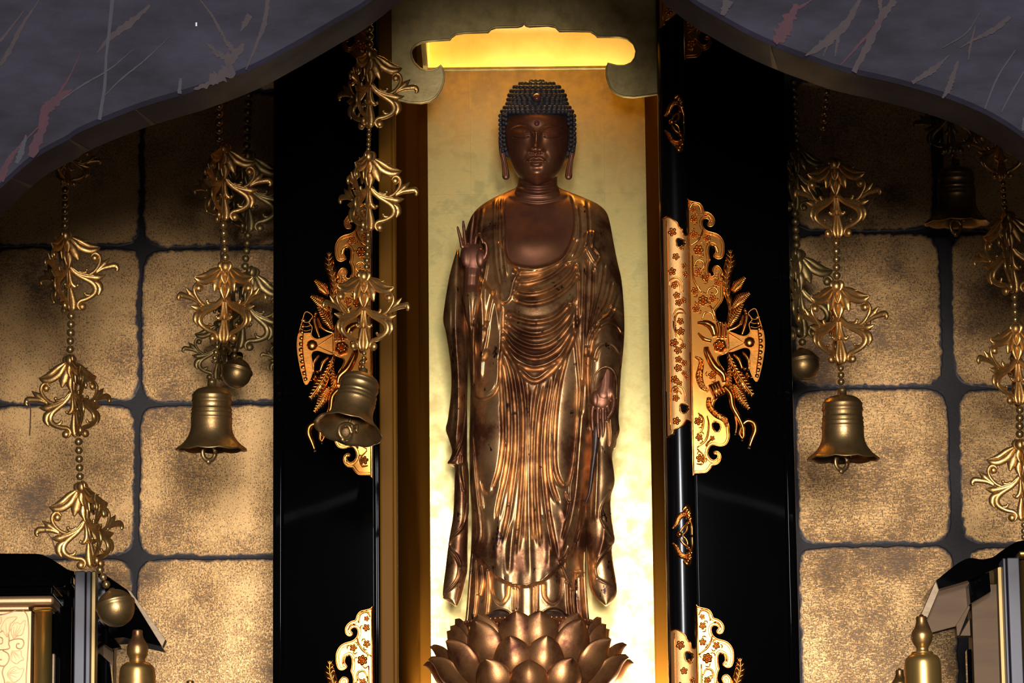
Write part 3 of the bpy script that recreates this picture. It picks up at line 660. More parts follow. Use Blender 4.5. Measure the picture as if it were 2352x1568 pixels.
def clasp(y_c):
    fm = cyl(y_c)
    q = lambda L: [((x-430)/7.127-14, (y-760)/7.127) for x, y in L]
    A = Art()
    for s in (1, -1):
        m = lambda L: [(x, 760+s*(y-760)) for x, y in L]
        A.sweep(q(m([(650, 262), (655, 330), (680, 480), (715, 600), (715, 765)])), [10, 17, 15, 7, 4], [4, 7, 6, 4, 3], 0.5)
        A.sweep(q(m([(545, 350), (600, 300), (660, 290)])), [5, 12, 9], [3, 6, 5], 1.0)
        A.sweep(q(m([(600, 390), (620, 340), (640, 290)])), [8, 12, 5], [5, 8, 4], 2.0)
        A.ball(*q(m([(665, 400)]))[0], 6, 9); A.ball(*q(m([(640, 470)]))[0], 5, 8); A.ball(*q(m([(640, 560)]))[0], 5, 7); A.ball(*q(m([(690, 480)]))[0], 6, 7)
        A.sweep(q(m([(500, 705), (530, 650), (575, 605), (620, 590)])), [5, 5.5, 5.5, 5], 4, 2.0)
        A.sweep(q(m([(545, 745), (600, 690), (620, 600)])), [5, 5.5, 5], 4, 2.0)
    b = A.build('clasp', fm, COPPER, pillar)
    for s in (1, -1):
        m = lambda L: [(x, 760+s*(y-760)) for x, y in L]
        A = Art(); A.feather(q(m([(610, 430), (540, 420), (480, 470), (440, 560), (375, 640)])), [9, 12, 13, 10, 2], 6.0, 3.0, 16); A.build('feather', fm, COPPER, b)
    A = Art(); A.ball(*q([(490, 745)])[0], 7, 7, 3, 16, 8); A.build('pin', fm, COPPER, b)
for y_c in (288, 1233): clasp(y_c)
# ------------------------------------------------------------------ hanging chains of carved gilt ornaments
K = 1/6.533
def fin_mesh(mat):
    A = Art(); z = lambda L: [(x*K, -(y-190)*K) for x, y in L]
    S = lambda L, w, th=None, b=0: A.sweep(z(L), [q*1.22*K for q in w], [min(q*0.5, 30)*K if th is None else th*1.2*K for q in w], b*K, seg=8, n=max(9, 4*len(L)))
    # scales along the axis and cap
    S([(30, 200), (62, 260), (45, 350)], [40, 110, 50], 22); S([(20, 350), (48, 430), (12, 545)], [70, 85, 12], 24); S([(20, 530), (48, 620), (15, 775)], [70, 90, 12], 24)
    # big upper petal with its second ridge and curled tip
    S([(75, 320), (130, 380), (200, 460), (330, 520), (430, 512), (500, 472)], [40, 75, 95, 90, 70, 6], None, 4); S([(85, 305), (200, 360), (330, 440), (490, 472)], [40, 75, 75, 8], None, 8); S([(200, 350), (270, 378), (335, 362)], [30, 34, 10])
    S([(55, 370), (105, 480), (140, 570), (168, 660)], [40, 115, 110, 22])
    # main branch
    S([(35, 740), (110, 840), (220, 890), (340, 915), (440, 925), (535, 905)], [60, 75, 75, 70, 85, 10]); S([(60, 760), (150, 840), (280, 880), (390, 905)], [30, 34, 34, 14], 26)
    S([(260, 895), (370, 845), (445, 760), (482, 670), (470, 600), (425, 562), (375, 580), (352, 625)], [44, 46, 46, 44, 42, 38, 34, 28]); A.ball(*z([(405, 632)])[0], 58*K, 44*K, 0, 12, 8)
    S([(400, 850), (480, 780), (545, 720), (620, 645)], [30, 62, 80, 10]); S([(400, 860), (500, 800), (600, 775), (690, 765), (722, 810), (705, 850)], [34, 62, 70, 80, 58, 30])
    S([(150, 815), (215, 845), (262, 835), (285, 800)], [30, 48, 48, 30]); A.ball(*z([(275, 805)])[0], 28*K, 22*K)
    # lower S scroll
    S([(40, 770), (140, 875), (260, 945), (345, 1000), (385, 1070), (375, 1140), (320, 1195), (230, 1240), (150, 1262), (108, 1305), (112, 1360), (150, 1400)], [36, 60, 72, 82, 82, 74, 66, 62, 55, 46, 40, 26]); A.ball(*z([(170, 1350)])[0], 60*K, 46*K, 0, 12, 8)
    S([(330, 985), (425, 1030), (445, 1110), (412, 1200)], [50, 90, 84, 14], None, 3); S([(325, 1185), (275, 1190), (235, 1175), (215, 1140)], [50, 48, 40, 26]); A.ball(*z([(222, 1150)])[0], 22*K, 20*K)
    # stem by the axis
    S([(15, 780), (25, 900), (45, 1000), (90, 1045), (135, 1025)], [60, 55, 60, 56, 26]); A.ball(*z([(125, 1028)])[0], 26*K, 24*K); S([(15, 1050), (40, 1180), (52, 1290), (40, 1370), (15, 1405)], [50, 66, 86, 66, 12])
    V = np.array(A.V); V = np.stack([V[:, 0], V[:, 2], V[:, 1]], 1)
    me = mesh_data('carved_fin', V, A.F, mat); bm = bmesh.new(); bm.from_mesh(me); bmesh.ops.recalc_face_normals(bm, faces=bm.faces); bm.to_mesh(me); bm.free()
    return me
def core_mesh(mat):
    prof = [(0.5, 0), (35, -6), (68, -30), (82, -70), (78, -120), (55, -155), (24, -170), (20, -400), (24, -700), (22, -900), (30, -1000), (36, -1130), (28, -1190), (0.5, -1215)]
    V, Fc = lathe([(r_*K, z_*K) for r_, z_ in prof], 16)
    return mesh_data('core', V, Fc, mat)
def bead_mesh(mat):
    A = Art(); A.ball(0, 0, 1, 1, 0, 16, 10); return mesh_data('bead', A.V, A.F, mat)
BPROF = [(28, 95), (55, 90), (58, 60), (58, 0), (85, -4), (150, -18), (195, -40), (228, -68), (248, -100), (258, -112), (254, -128), (252, -140), (258, -170), (264, -190), (258, -206), (252, -220), (250, -262), (254, -280), (266, -295), (264, -312), (256, -324), (262, -340), (270, -356), (262, -374), (266, -398), (274, -412), (268, -426), (266, -480), (268, -540), (278, -590), (300, -645), (335, -700), (380, -745), (425, -778), (455, -800), (462, -815), (450, -818), (415, -790), (365, -750), (318, -700), (285, -645), (262, -580), (250, -480), (240, -300), (200, -100), (60, -40), (1, -36)]
def bell_mesh(mat):
    def sc(i, a):
        z_ = BPROF[i][1]
        return -18*K*abs(math.sin(5*a))*max(0, min(1, (-z_-690)/110.0))
    V, Fc = lathe([(r_*K, z_*K) for r_, z_ in BPROF], 60, sc)
    return mesh_data('bell', V, Fc, mat)
def clapper_mesh(mat):
    A = Art(); a = np.linspace(0, 2*math.pi, 25)
    A.sweep([(0, -250*K), (0, -500*K), (-10*K, -720*K)], 26*K, 20*K)
    A.sweep(np.stack([(-30+88*np.cos(a))*K, (-860+100*np.sin(a))*K], 1), 62*K, 22*K, sm=False); A.sweep([(-110*K, -840*K), (-60*K, -760*K), (40*K, -740*K), (60*K, -850*K)], 60*K, 24*K); A.ball(-30*K, -975*K, 40*K, 24*K)
    A.sweep([(55*K, -760*K), (110*K, -700*K), (120*K, -790*K)], 40*K, 20*K)
    V = np.array(A.V); return mesh_data('clapper', np.stack([V[:, 0], V[:, 2], V[:, 1]], 1), A.F, mat)
def jingle_mesh(mat):
    prof = [(0.5, 46), (7, 45), (8, 40), (14, 38.4)]+[(41*math.cos(t), 41*math.sin(t)) for t in np.linspace(1.15, 0.34, 10)]+[(42.5, 11), (43.8, 9), (43.8, 6), (42.2, 4)]+[(41*math.cos(t), 41*math.sin(t)) for t in np.linspace(0.05, -1.45, 18)]+[(0.5, -41)]
    V, Fc = lathe(prof, 48); return mesh_data('round_bell', V, Fc, mat)
def slit_mesh(mat):
    A = Art(); t = np.linspace(-0.9, 0.9, 14)
    V = []; Fc = []
    for i, q in enumerate(t):
        for s in (-2.2, 2.2): V.append((41.3*math.sin(q), s, -41.3*math.cos(q))); 
    for i in range(13): Fc.append((2*i, 2*i+1, 2*i+3, 2*i+2))
    V += [(v[0]*0.97, v[1], v[2]*0.97) for v in V]; n_ = 28
    for i in range(13): Fc += [(n_+2*i, n_+2*i+1, n_+2*i+3, n_+2*i+2), (2*i, 2*i+2, n_+2*i+2, n_+2*i), (2*i+1, 2*i+3, n_+2*i+3, n_+2*i+1)]
    return mesh_data('slit_shade', V, Fc, mat)
SLOT = material('slot_shade', (0.01, 0.008, 0.006), 0, 0.8)  # dark strip laid on the bell imitates the shade inside its opening
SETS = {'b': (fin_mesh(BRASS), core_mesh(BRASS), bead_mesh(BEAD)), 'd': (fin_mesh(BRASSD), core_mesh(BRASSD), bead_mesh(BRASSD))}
BM, CM, JM, SM = bell_mesh(BELL), clapper_mesh(BELL), jingle_mesh(BELL), slit_mesh(SLOT)
def axis_matrix(top, bot, L0, Y):
    """matrix taking a local figure hanging from origin, L0 units long, to run between two pixels"""
    a = PV(*top, Y); b = PV(*bot, Y)
    zax = (a-b); L = zax.length; zax.normalize(); xax = Vector((1, 0, 0)); yax = zax.cross(xax).normalized(); xax = yax.cross(zax)
    s = L/L0
    M = Matrix.Translation(a) @ Matrix((xax, yax, zax)).transposed().to_4x4() @ Matrix.Scale(s, 4)
    return M
def chain(label, Y, st, ornaments, beads, bell=None, round_bell=None, strings=(), br=9.5, threads=()):
    fin, core, bead = SETS[st]
    top = min([o_[0] for o_ in ornaments]+[b_[0] for b_ in beads], key=lambda q: q[1])
    t = thing('hanging_ornament_chain', label, 'ornament', P(top[0], top[1], Y), 'gilt ornament chains hanging beside the shrine')
    inv = Matrix.Translation(-t.location)
    for (tp, bt, rot) in ornaments:
        M = inv @ axis_matrix(tp, bt, 1215*K, Y) @ Matrix.Rotation(math.radians(rot), 4, 'Z')
        c = sub('carved_ornament', core, t, M)
        for k in range(3): sub('carved_fin', fin, c, Matrix.Rotation(math.pi*2/3*k, 4, 'Z'))
    for (p0, p1, n_) in beads:
        for k in range(n_):
            f_ = (k+0.5)/n_; x = p0[0]+(p1[0]-p0[0])*f_; y = p0[1]+(p1[1]-p0[1])*f_
            r_ = min(br, 0.52*math.hypot(p1[0]-p0[0], p1[1]-p0[1])/n_)*random.uniform(0.94, 1.04)
            sub('bead', bead, t, inv @ Matrix.Translation(PV(x, y, Y)) @ Matrix.Scale(r_*mpp(Y), 4))
        a = P(*p0, Y); b = P(*p1, Y); A = Art()
    for (pp) in strings:
        q = np.array([P(x, y, Y+(0.001 if i % 2 else 0)) for i, (x, y) in enumerate(pp)]); cv = smooth_curve(q, 5*len(q))
        V = []; Fc = []
        for i, c_ in enumerate(cv):
            for k in range(6): V.append((c_[0]+0.0011*math.cos(k*1.047), c_[1]+0.0011*math.sin(k*1.047), c_[2]+(0.0011*math.cos(k*1.047) if abs(np.gradient(cv, axis=0)[i][2]) < 1e-4 else 0)))
        for i in range(len(cv)-1):
            for k in range(6): Fc.append((i*6+k, i*6+(k+1) % 6, (i+1)*6+(k+1) % 6, (i+1)*6+k))
        obj('thread', V, Fc, STRING, t)
    if bell:
        M = inv @ axis_matrix(bell[0], bell[1], 910*K, Y) @ Matrix.Translation((0, 0, -95*K)) @ Matrix.Rotation(math.radians(bell[2]), 4, 'X')
        b = sub('bell', BM, t, M); sub('clapper', CM, b, Matrix.Rotation(0.5, 4, 'Z'))
    if round_bell:
        (x, y), r_, tl = round_bell
        b = sub('round_bell', JM, t, inv @ Matrix.Translation(PV(x, y, Y)) @ Matrix.Rotation(math.radians(tl), 4, 'Y') @ Matrix.Rotation(math.radians(-12), 4, 'X') @ Matrix.Scale(r_/43.0*mpp(Y), 4))
        sub('slit_shade', SM, b, Matrix.Rotation(0.5, 4, 'Z'))
    tp = P(top[0], top[1], Y)
    V, Fc = lathe([(0.0015, tp[2]), (0.0015, 4.02)], 8); obj('hanging_cord', [(x+tp[0], y+tp[1], z) for x, y, z in V], Fc, STRING, t)
    return t
chain('gilt ornament chain at far left ending in a round bell above the lacquer cabinet', -0.75, 'b', [((163, 305), (152, 425), 8), ((149, 528), (163, 714), 10), ((161, 814), (178, 1002), 170), ((187, 1105), (214, 1302), 174)],
      [((150, 428), (149, 526), 6), ((164, 716), (161, 812), 5), ((180, 1004), (184, 1104), 5), ((226, 1300), (248, 1350), 3)], round_bell=((266, 1396), 46, -14), strings=([(62, 915), (70, 940), (68, 1000)], [(103, 1215), (120, 1240), (127, 1265)]))
chain('gilt ornament chain on left wall ending in a flared bell with clapper', -0.55, 'b', [((512, 328), (514, 506), 12), ((518, 600), (514, 788), 88)], [((503, 180), (504, 326), 8), ((512, 508), (518, 600), 5), ((500, 790), (492, 828), 3)],
      bell=((487, 871), (484, 1030), 5), strings=([(493, 825), (488, 850), (487, 875)],))
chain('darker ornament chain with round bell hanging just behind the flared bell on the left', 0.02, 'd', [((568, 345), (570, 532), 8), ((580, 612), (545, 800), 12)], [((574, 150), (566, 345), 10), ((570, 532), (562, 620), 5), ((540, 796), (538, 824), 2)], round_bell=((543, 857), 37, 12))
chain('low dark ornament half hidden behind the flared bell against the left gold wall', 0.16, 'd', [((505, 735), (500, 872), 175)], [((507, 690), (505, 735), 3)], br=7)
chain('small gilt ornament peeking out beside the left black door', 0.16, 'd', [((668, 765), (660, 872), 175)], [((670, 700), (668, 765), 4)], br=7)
chain('three-tier gilt ornament chain with tilted bell before the left black door', -0.62, 'b', [((848, 110), (846, 292), 10), ((846, 347), (846, 530), 8), ((836, 622), (834, 806), 98)], [((850, -30), (849, 110), 8), ((848, 292), (846, 348), 5), ((846, 532), (842, 620), 6), ((837, 806), (833, 848), 4)], bell=((836, 846), (800, 998), -16))
chain('two-tier gilt ornament chain with flared bell on the right gold wall', -0.45, 'b', [((1915, 364), (1925, 547), 90), ((1920, 644), (1932, 836), 95)], [((1905, 140), (1890, 300), 10), ((1920, 549), (1922, 642), 5), ((1931, 838), (1932, 884), 3)], bell=((1934, 890), (1938, 1052), 3),
      strings=([(1890, 300), (1905, 292), (1912, 318), (1915, 366)], [(1905, 292), (1885, 316), (1872, 324)], [(2006, 455), (1995, 478)], [(2000, 735), (1999, 758)]))
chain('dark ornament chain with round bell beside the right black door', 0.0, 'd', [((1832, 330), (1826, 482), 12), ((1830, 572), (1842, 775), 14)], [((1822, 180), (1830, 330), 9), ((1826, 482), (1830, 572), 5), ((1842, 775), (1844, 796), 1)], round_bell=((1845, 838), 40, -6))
chain('gilt ornament chain cut by the right edge of the picture', -0.7, 'b', [((2292, 268), (2302, 412), 90), ((2312, 484), (2330, 672), 10), ((2332, 742), (2342, 930), 92), ((2342, 1008), (2352, 1196), 172)], [((2303, 414), (2308, 484), 5), ((2330, 674), (2332, 742), 4), ((2342, 932), (2342, 1006), 4), ((2352, 1198), (2352, 1240), 3)])
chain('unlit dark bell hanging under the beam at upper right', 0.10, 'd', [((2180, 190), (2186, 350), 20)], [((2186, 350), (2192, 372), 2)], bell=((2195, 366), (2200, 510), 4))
# ------------------------------------------------------------------ the standing figure
YS = 0.06; MS = mpp(YS)
ROBE = material('worn_gilt_robe', (0.74, 0.43, 0.19), 0.86, 0.32, var=(0.155, 0.060, 0.028), vscale=14, vdetail=12, rvar=0.14, bump=0.10, bscale=420, lo=0.40, hi=0.66)
SKIN = material('brown_gilt_skin', (0.26, 0.105, 0.050), 0.72, 0.38, var=(0.13, 0.048, 0.032), vscale=14, vdetail=8, rvar=0.08, bump=0.03, bscale=120, lo=0.35, hi=0.65)
HAIR = material('blue_black_hair', (0.016, 0.015, 0.024), 0.0, 0.62)
JEWEL = material('dark_red_jewel', (0.10, 0.030, 0.028), 0.1, 0.25)
DARKG = material('dark_patina', (0.10, 0.065, 0.05), 0.55, 0.42, var=(0.05, 0.035, 0.035), vscale=40)
def chips(m):
    """lost gilding: small dark flecks with a hard edge"""
    t = m.node_tree; b = t.nodes['Principled BSDF']; src = b.inputs['Base Color'].links[0].from_socket
    tc = nd(t, 'ShaderNodeTexCoord'); nz = nd(t, 'ShaderNodeTexNoise'); nz.inputs['Scale'].default_value = 48; nz.inputs['Detail'].default_value = 7; nz.inputs['Roughness'].default_value = 0.7
    mp = nd(t, 'ShaderNodeMapping'); mp.inputs['Scale'].default_value = (1, 1, 0.55); t.links.new(tc.outputs['Object'], mp.inputs[0]); t.links.new(mp.outputs[0], nz.inputs['Vector'])
    mr = nd(t, 'ShaderNodeMapRange'); mr.inputs['From Min'].default_value = 0.615; mr.inputs['From Max'].default_value = 0.64; t.links.new(nz.outputs['Fac'], mr.inputs[0])
    mx = nd(t, 'ShaderNodeMixRGB'); mx.inputs[2].default_value = (0.035, 0.020, 0.022, 1)
    t.links.new(mr.outputs[0], mx.inputs[0]); t.links.new(src, mx.inputs[1]); t.links.new(mx.outputs[0], b.inputs['Base Color'])
chips(ROBE)
stat = thing('standing_robed_statue', 'dark gilded standing figure in draped robes with raised hand inside the gold niche', 'statue', P(1215, 1428, YS))
def pdist(X, Y, c):
    """distance, side and run along a polyline for arrays of points"""
    best = np.full(X.shape, 1e9); side = np.zeros(X.shape); run = np.zeros(X.shape)
    L = np.r_[0, np.cumsum(np.hypot(*np.diff(c, axis=0).T))]; T = L[-1]
    for i in range(len(c)-1):
        ax, ay = c[i]; bx, by = c[i+1]; dx, dy = bx-ax, by-ay; l2 = dx*dx+dy*dy+1e-9
        t = np.clip(((X-ax)*dx+(Y-ay)*dy)/l2, 0, 1); qx = X-(ax+t*dx); qy = Y-(ay+t*dy); d = np.hypot(qx, qy)
        m = d < best
        best = np.where(m, d, best); side = np.where(m, np.sign(dx*qy-dy*qx), side); run = np.where(m, (L[i]+t*math.sqrt(l2))/T, run)
    return best, side, run
def win(X, Y, c, pad):
    c = np.asarray(c); return (X > c[:, 0].min()-pad) & (X < c[:, 0].max()+pad) & (Y > c[:, 1].min()-pad) & (Y < c[:, 1].max()+pad)
class Field:
    def __init__(s, X, Y): s.X = X; s.Y = Y; s.d = np.zeros_like(X)
    def ridge(s, pts, w, h, taper=0.12, groove=0.0, side=1, n=None):
        """raised fold; groove>0 cuts a furrow on the given side"""
        c = smooth_curve(pts, n or 6*len(pts)); m = win(s.X, s.Y, c, 4*w)
        if not m.any(): return
        d, sd, r_ = pdist(s.X[m], s.Y[m], c)
        tp = np.clip(np.minimum(r_, 1-r_)/max(taper, 1e-3), 0, 1); tp = tp*tp*(3-2*tp) if taper > 0 else 1
        v = h*np.exp(-(d/w)**2)
        if groove: x = d*sd*side-w*1.35; v = v-groove*np.exp(-(x/(w*0.8))**2)
        s.d[m] += v*tp
    def raise_(s, poly, h, soft, curve=True):
        """step up inside polygon"""
        c = smooth_curve(poly, 5*len(poly), closed=True) if curve else np.asarray(poly, float)
        m = win(s.X, s.Y, c, soft+2); x = s.X[m]; y = s.Y[m]
        d, _, _ = pdist(x, y, np.vstack([c, c[:1]]))
        ins = np.zeros(x.shape, bool); j = len(c)-1
        for i in range(len(c)):
            cond = ((c[i][1] > y) != (c[j][1] > y)) & (x < (c[j][0]-c[i][0])*(y-c[i][1])/(c[j][1]-c[i][1]+1e-12)+c[i][0]); ins ^= cond; j = i
        q = np.clip(0.5+np.where(ins, d, -d)/soft*0.5, 0, 1)
        s.d[m] += h*q*q*(3-2*q)
    def bump(s, x, y, rx, ry, h, p=2.0):
        r_ = np.abs((s.X-x)/rx)**p+np.abs((s.Y-y)/ry)**p; s.d += h*np.exp(-r_)
def loft(name, left, right, depth, mat, paint=None, dback=None, step=2.0, nf=200, nb=36, yoff=0.0, pw=2.2, ex=0.55, parent=stat, Yc=YS, region=None):
    """body of rows; left/right outlines in pixels, depth in pixels; paint(Field) adds relief on the front"""
    left = np.array(left, float); right = np.array(right, float); depth = np.array(depth, float)
    y0 = max(left[0, 1], right[0, 1]); y1 = min(left[-1, 1], right[-1, 1])
    ys = np.arange(y0, y1+0.01, step)
    def sm(tab, col):
        c = smooth_curve(tab, 12*len(tab)); o = np.argsort(c[:, 1]); return np.interp(ys, c[o, 1], c[o, 0])
    xl = sm(left, 0); xr = sm(right, 0); dp = np.maximum(1.0, sm(depth, 0)); db = dp if dback is None else np.interp(ys, np.array(dback)[:, 1], np.array(dback)[:, 0])
    xr = np.maximum(xr, xl+1.0)
    th = np.linspace(0, math.pi, nf); u = -np.cos(th)
    u = 0.55*u+0.45*np.linspace(-1, 1, nf)
    X = (xl+xr)[:, None]/2+(xr-xl)[:, None]/2*u[None, :]; Yp = np.repeat(ys[:, None], nf, 1)
    prof = np.clip(1-np.abs(u)**pw, 0, 1)**ex
    D = dp[:, None]*prof[None, :]
    fd = Field(X, Yp)
    if paint: paint(fd)
    edge = np.clip((1-np.abs(u))/0.04, 0, 1)
    D = D+fd.d*edge[None, :]
    W = P(X.ravel(), Yp.ravel(), (Yc-yoff*MS-D*MS).ravel())
    ub = np.cos(np.linspace(0, math.pi, nb+2)[1:-1])
    Xb = (xl+xr)[:, None]/2+(xr-xl)[:, None]/2*ub[None, :]; Db = db[:, None]*(np.clip(1-np.abs(ub)**2.2, 0, 1)**0.55)[None, :]
    Wb = P(Xb.ravel(), np.repeat(ys, nb), np.full(Xb.size, Yc-yoff*MS)); Wb[:, 1] = (Yc-yoff*MS+Db.ravel()*MS)
    R = len(ys); N = nf+nb
    V = np.concatenate([W.reshape(R, nf, 3), Wb.reshape(R, nb, 3)], 1).reshape(-1, 3)
    i = np.arange(R-1)[:, None]*N; k = np.arange(N)[None, :]; k2 = (k+1) % N
    Q = np.stack([i+k, i+k2, i+N+k2, i+N+k], -1).reshape(-1, 4)
    Fc = [tuple(q) for q in Q]+[tuple(range(N)), tuple(range((R-1)*N, R*N))]
    o = obj(name, V, Fc, mat, parent, True)
    if region is not None:
        poly, m2 = region; o.data.materials.append(m2); c = smooth_curve(poly, 60, closed=True)
        x = np.concatenate([X, Xb], 1).ravel()[Q[:, 0]]; y = np.repeat(ys, N)[Q[:, 0]]; ins = np.zeros(x.shape, bool); j = len(c)-1
        for q in range(len(c)):
            ins ^= ((c[q][1] > y) != (c[j][1] > y)) & (x < (c[j][0]-c[q][0])*(y-c[q][1])/(c[j][1]-c[q][1]+1e-12)+c[q][0]); j = q
        ins &= (Q[:, 0] % N) < nf
        o.data.polygons.foreach_set('material_index', np.r_[ins.astype(np.int32), [0, 0]].astype(np.int32))
    return o

# ---- robe and torso
U = [[(1182, 646), (1215, 646), (1262, 630), (1305, 596)], [(1178, 664), (1212, 672), (1255, 664), (1300, 634), (1322, 600)], [(1176, 680), (1215, 692), (1260, 684), (1302, 656), (1325, 622)],
     [(1163, 716), (1195, 729), (1230, 735), (1272, 725), (1310, 690)], [(1162, 732), (1190, 754), (1226, 765), (1266, 755), (1300, 724), (1318, 680)], [(1160, 744), (1184, 775), (1225, 792), (1266, 783), (1300, 748), (1321, 690)],
     [(1157, 758), (1180, 796), (1222, 817), (1263, 808), (1298, 772), (1324, 704)], [(1155, 772), (1180, 818), (1220, 841), (1263, 832), (1296, 798), (1326, 718)], [(1156, 786), (1190, 836), (1224, 868), (1255, 853), (1292, 812), (1322, 745)]]
VL = [[(1152, 800), (1155, 850), (1158, 900), (1161, 960), (1160, 1020), (1150, 1085), (1132, 1135)], [(1153, 797), (1164, 850), (1171, 900), (1175, 960), (1174, 1030), (1166, 1090), (1152, 1150), (1142, 1205)],
      [(1155, 797), (1174, 842), (1184, 890), (1190, 960), (1189, 1040), (1181, 1110), (1171, 1180), (1156, 1252)], [(1162, 805), (1191, 848), (1203, 900), (1208, 960), (1207, 1040), (1203, 1120), (1196, 1200), (1188, 1280)],
      [(1225, 880), (1219, 930), (1216, 1000), (1213, 1100), (1216, 1240), (1219, 1335)], [(1247, 878), (1236, 930), (1229, 1000), (1227, 1080), (1229, 1150), (1237, 1260)], [(1266, 858), (1255, 920), (1247, 980), (1244, 1050), (1248, 1120), (1259, 1205), (1277, 1290)],
      [(1285, 830), (1270, 890), (1260, 960), (1257, 1040), (1262, 1110), (1282, 1165)], [(1300, 800), (1282, 870), (1272, 940), (1268, 1010), (1270, 1075), (1284, 1112), (1304, 1122)]]
CHEST = [(1160, 426), (1160, 520), (1160, 575), (1172, 602), (1195, 612), (1240, 614), (1282, 600), (1304, 570), (1318, 525), (1316, 470), (1290, 426)]
def paint_body(f):
    # broad masses: belly, thighs, shoulders
    f.bump(1228, 720, 75, 110, 22); f.bump(1122, 1010, 42, 130, 12); f.bump(1295, 980, 34, 150, 10); f.bump(1215, 560, 60, 42, 8)
    f.bump(1192, 555, 34, 26, 4); f.bump(1262, 555, 34, 26, 4)
    # bare chest sunk below the robe edges
    f.raise_([(1160, 436), (1160, 520), (1160, 575), (1172, 602), (1195, 612), (1240, 614), (1282, 600), (1304, 570), (1318, 525), (1316, 470), (1290, 436)], -9, 5)
    f.ridge([(1172, 604), (1200, 614), (1240, 616), (1285, 602)], 3, 4, 0.1, 2.5)
    f.ridge([(1175, 622), (1205, 624), (1250, 616), (1298, 588), (1322, 545)], 4.5, 6, 0.05, 4)
    f.ridge([(1325, 470), (1330, 520), (1326, 560), (1312, 592)], 4, 4, .1, 2, -1); f.ridge([(1342, 450), (1348, 520), (1345, 560), (1325, 590), (1300, 606)], 4, 4, .1, 3, -1)
    f.ridge([(1138, 445), (1136, 520), (1138, 600), (1146, 660)], 4, 4, .1, 3, -1); f.ridge([(1158, 445), (1156, 520), (1158, 580), (1164, 640)], 4, 4, .1, 2.5)
    # looped edge of the robe falling left of the chest
    f.raise_([(1140, 560), (1158, 575), (1168, 602), (1192, 620), (1180, 648), (1172, 682), (1162, 694), (1152, 692), (1146, 665)], 7, 4)
    f.ridge([(1192, 622), (1181, 645), (1174, 676), (1164, 692), (1153, 690), (1147, 668)], 3, 4, 0.05)
    # belly folds
    for i, q in enumerate(U): f.ridge(q, 5.2 if i > 2 else 4.6, 9.0 if i > 2 else 7.5, 0.10, 14 if i > 2 else 11)
    # long folds between the legs
    for i, q in enumerate(VL): f.ridge(q, (7.5 if i == 4 else 4.4), (6 if i == 4 else 7.5), 0.10, 10 if i != 4 else 0, 1 if i < 4 else -1)
    f.ridge([(1240, 870), (1232, 900), (1224, 960), (1221, 1040), (1222, 1150), (1226, 1250)], 3, -6, .1); f.ridge([(1210, 870), (1213, 920), (1212, 1000), (1208, 1100), (1206, 1250)], 3, -5, .1)
    # thigh ovals outlined by furrows
    f.ridge([(1150, 920), (1157, 1000), (1152, 1070), (1138, 1120), (1120, 1138), (1104, 1112), (1094, 1040), (1087, 950)], 4, -6, .06); f.ridge([(1288, 850), (1274, 940), (1270, 1040), (1280, 1095), (1298, 1116), (1313, 1080), (1322, 1010), (1329, 930)], 4, -6, .06)
    f.ridge([(1300, 1125), (1308, 1150), (1312, 1110), (1320, 1060)], 3, 5, .1, 3)
    # long drapery lines right and left
    f.ridge([(1322, 690), (1321, 760), (1327, 830), (1332, 900), (1328, 970), (1322, 1050), (1315, 1130), (1302, 1200), (1288, 1245)], 3.6, 9, .06, 5, -1); f.ridge([(1347, 590), (1343, 700), (1340, 800), (1336, 890), (1331, 960)], 4.2, 8, .06, 5, -1)
    f.ridge([(1328, 600), (1332, 680), (1326, 740)], 3, 5, .1, 3); f.ridge([(1085, 985), (1088, 1080), (1095, 1150), (1102, 1222), (1090, 1262)], 3.5, 8, .08, 4); f.ridge([(1090, 985), (1097, 1060), (1104, 1130), (1110, 1175)], 3.2, 7, .08, 4)
    f.ridge([(1112, 1180), (1118, 1230), (1108, 1272)], 8, 5, .2); f.ridge([(1150, 1180), (1140, 1250), (1138, 1310)], 8, 5, .2); f.ridge([(1180, 1190), (1172, 1260), (1170, 1325)], 7, 6, .2, 3); f.ridge([(1250, 1180), (1262, 1250), (1262, 1310)], 8, 6, .2, 3, -1); f.ridge([(1290, 1160), (1300, 1210), (1292, 1270)], 7, 5, .2)
    # left bag of cloth
    f.raise_([(1100, 640), (1120, 660), (1140, 690), (1150, 760), (1146, 850), (1138, 890), (1118, 910), (1098, 911), (1087, 895), (1086, 800), (1090, 700)], 15, 6)
    f.ridge([(1152, 700), (1150, 770), (1146, 830), (1142, 880), (1130, 905), (1105, 914), (1088, 905)], 3, 6, .06, 5, -1)
    f.ridge([(1105, 640), (1106, 700), (1108, 770), (1105, 830), (1102, 880)], 6, 9, .1); f.ridge([(1138, 660), (1124, 720), (1118, 770), (1110, 815)], 4, 6, .1, 3); f.ridge([(1090, 700), (1098, 745), (1112, 752), (1122, 735)], 4, -6, .1); f.ridge([(1092, 760), (1098, 815), (1112, 822), (1122, 800)], 4, -6, .1)
    # right shoulder cloth: tucked corner and strips
    f.raise_([(1340, 545), (1352, 530), (1366, 530), (1366, 550), (1362, 575), (1380, 592), (1370, 608), (1362, 600), (1348, 575)], 7, 3, False); f.ridge([(1366, 530), (1360, 560), (1378, 588), (1368, 610)], 2.6, 4, .05, 3)
    f.ridge([(1364, 612), (1362, 680), (1355, 740)], 3, -7, .1); f.ridge([(1386, 600), (1378, 660), (1362, 720), (1352, 770)], 3.5, 5, .1, 6, -1); f.ridge([(1404, 640), (1392, 690), (1370, 730), (1356, 780)], 3.5, 5, .1, 6, -1); f.ridge([(1418, 670), (1402, 715), (1378, 740), (1360, 780)], 3.5, 4, .1, 5, -1)
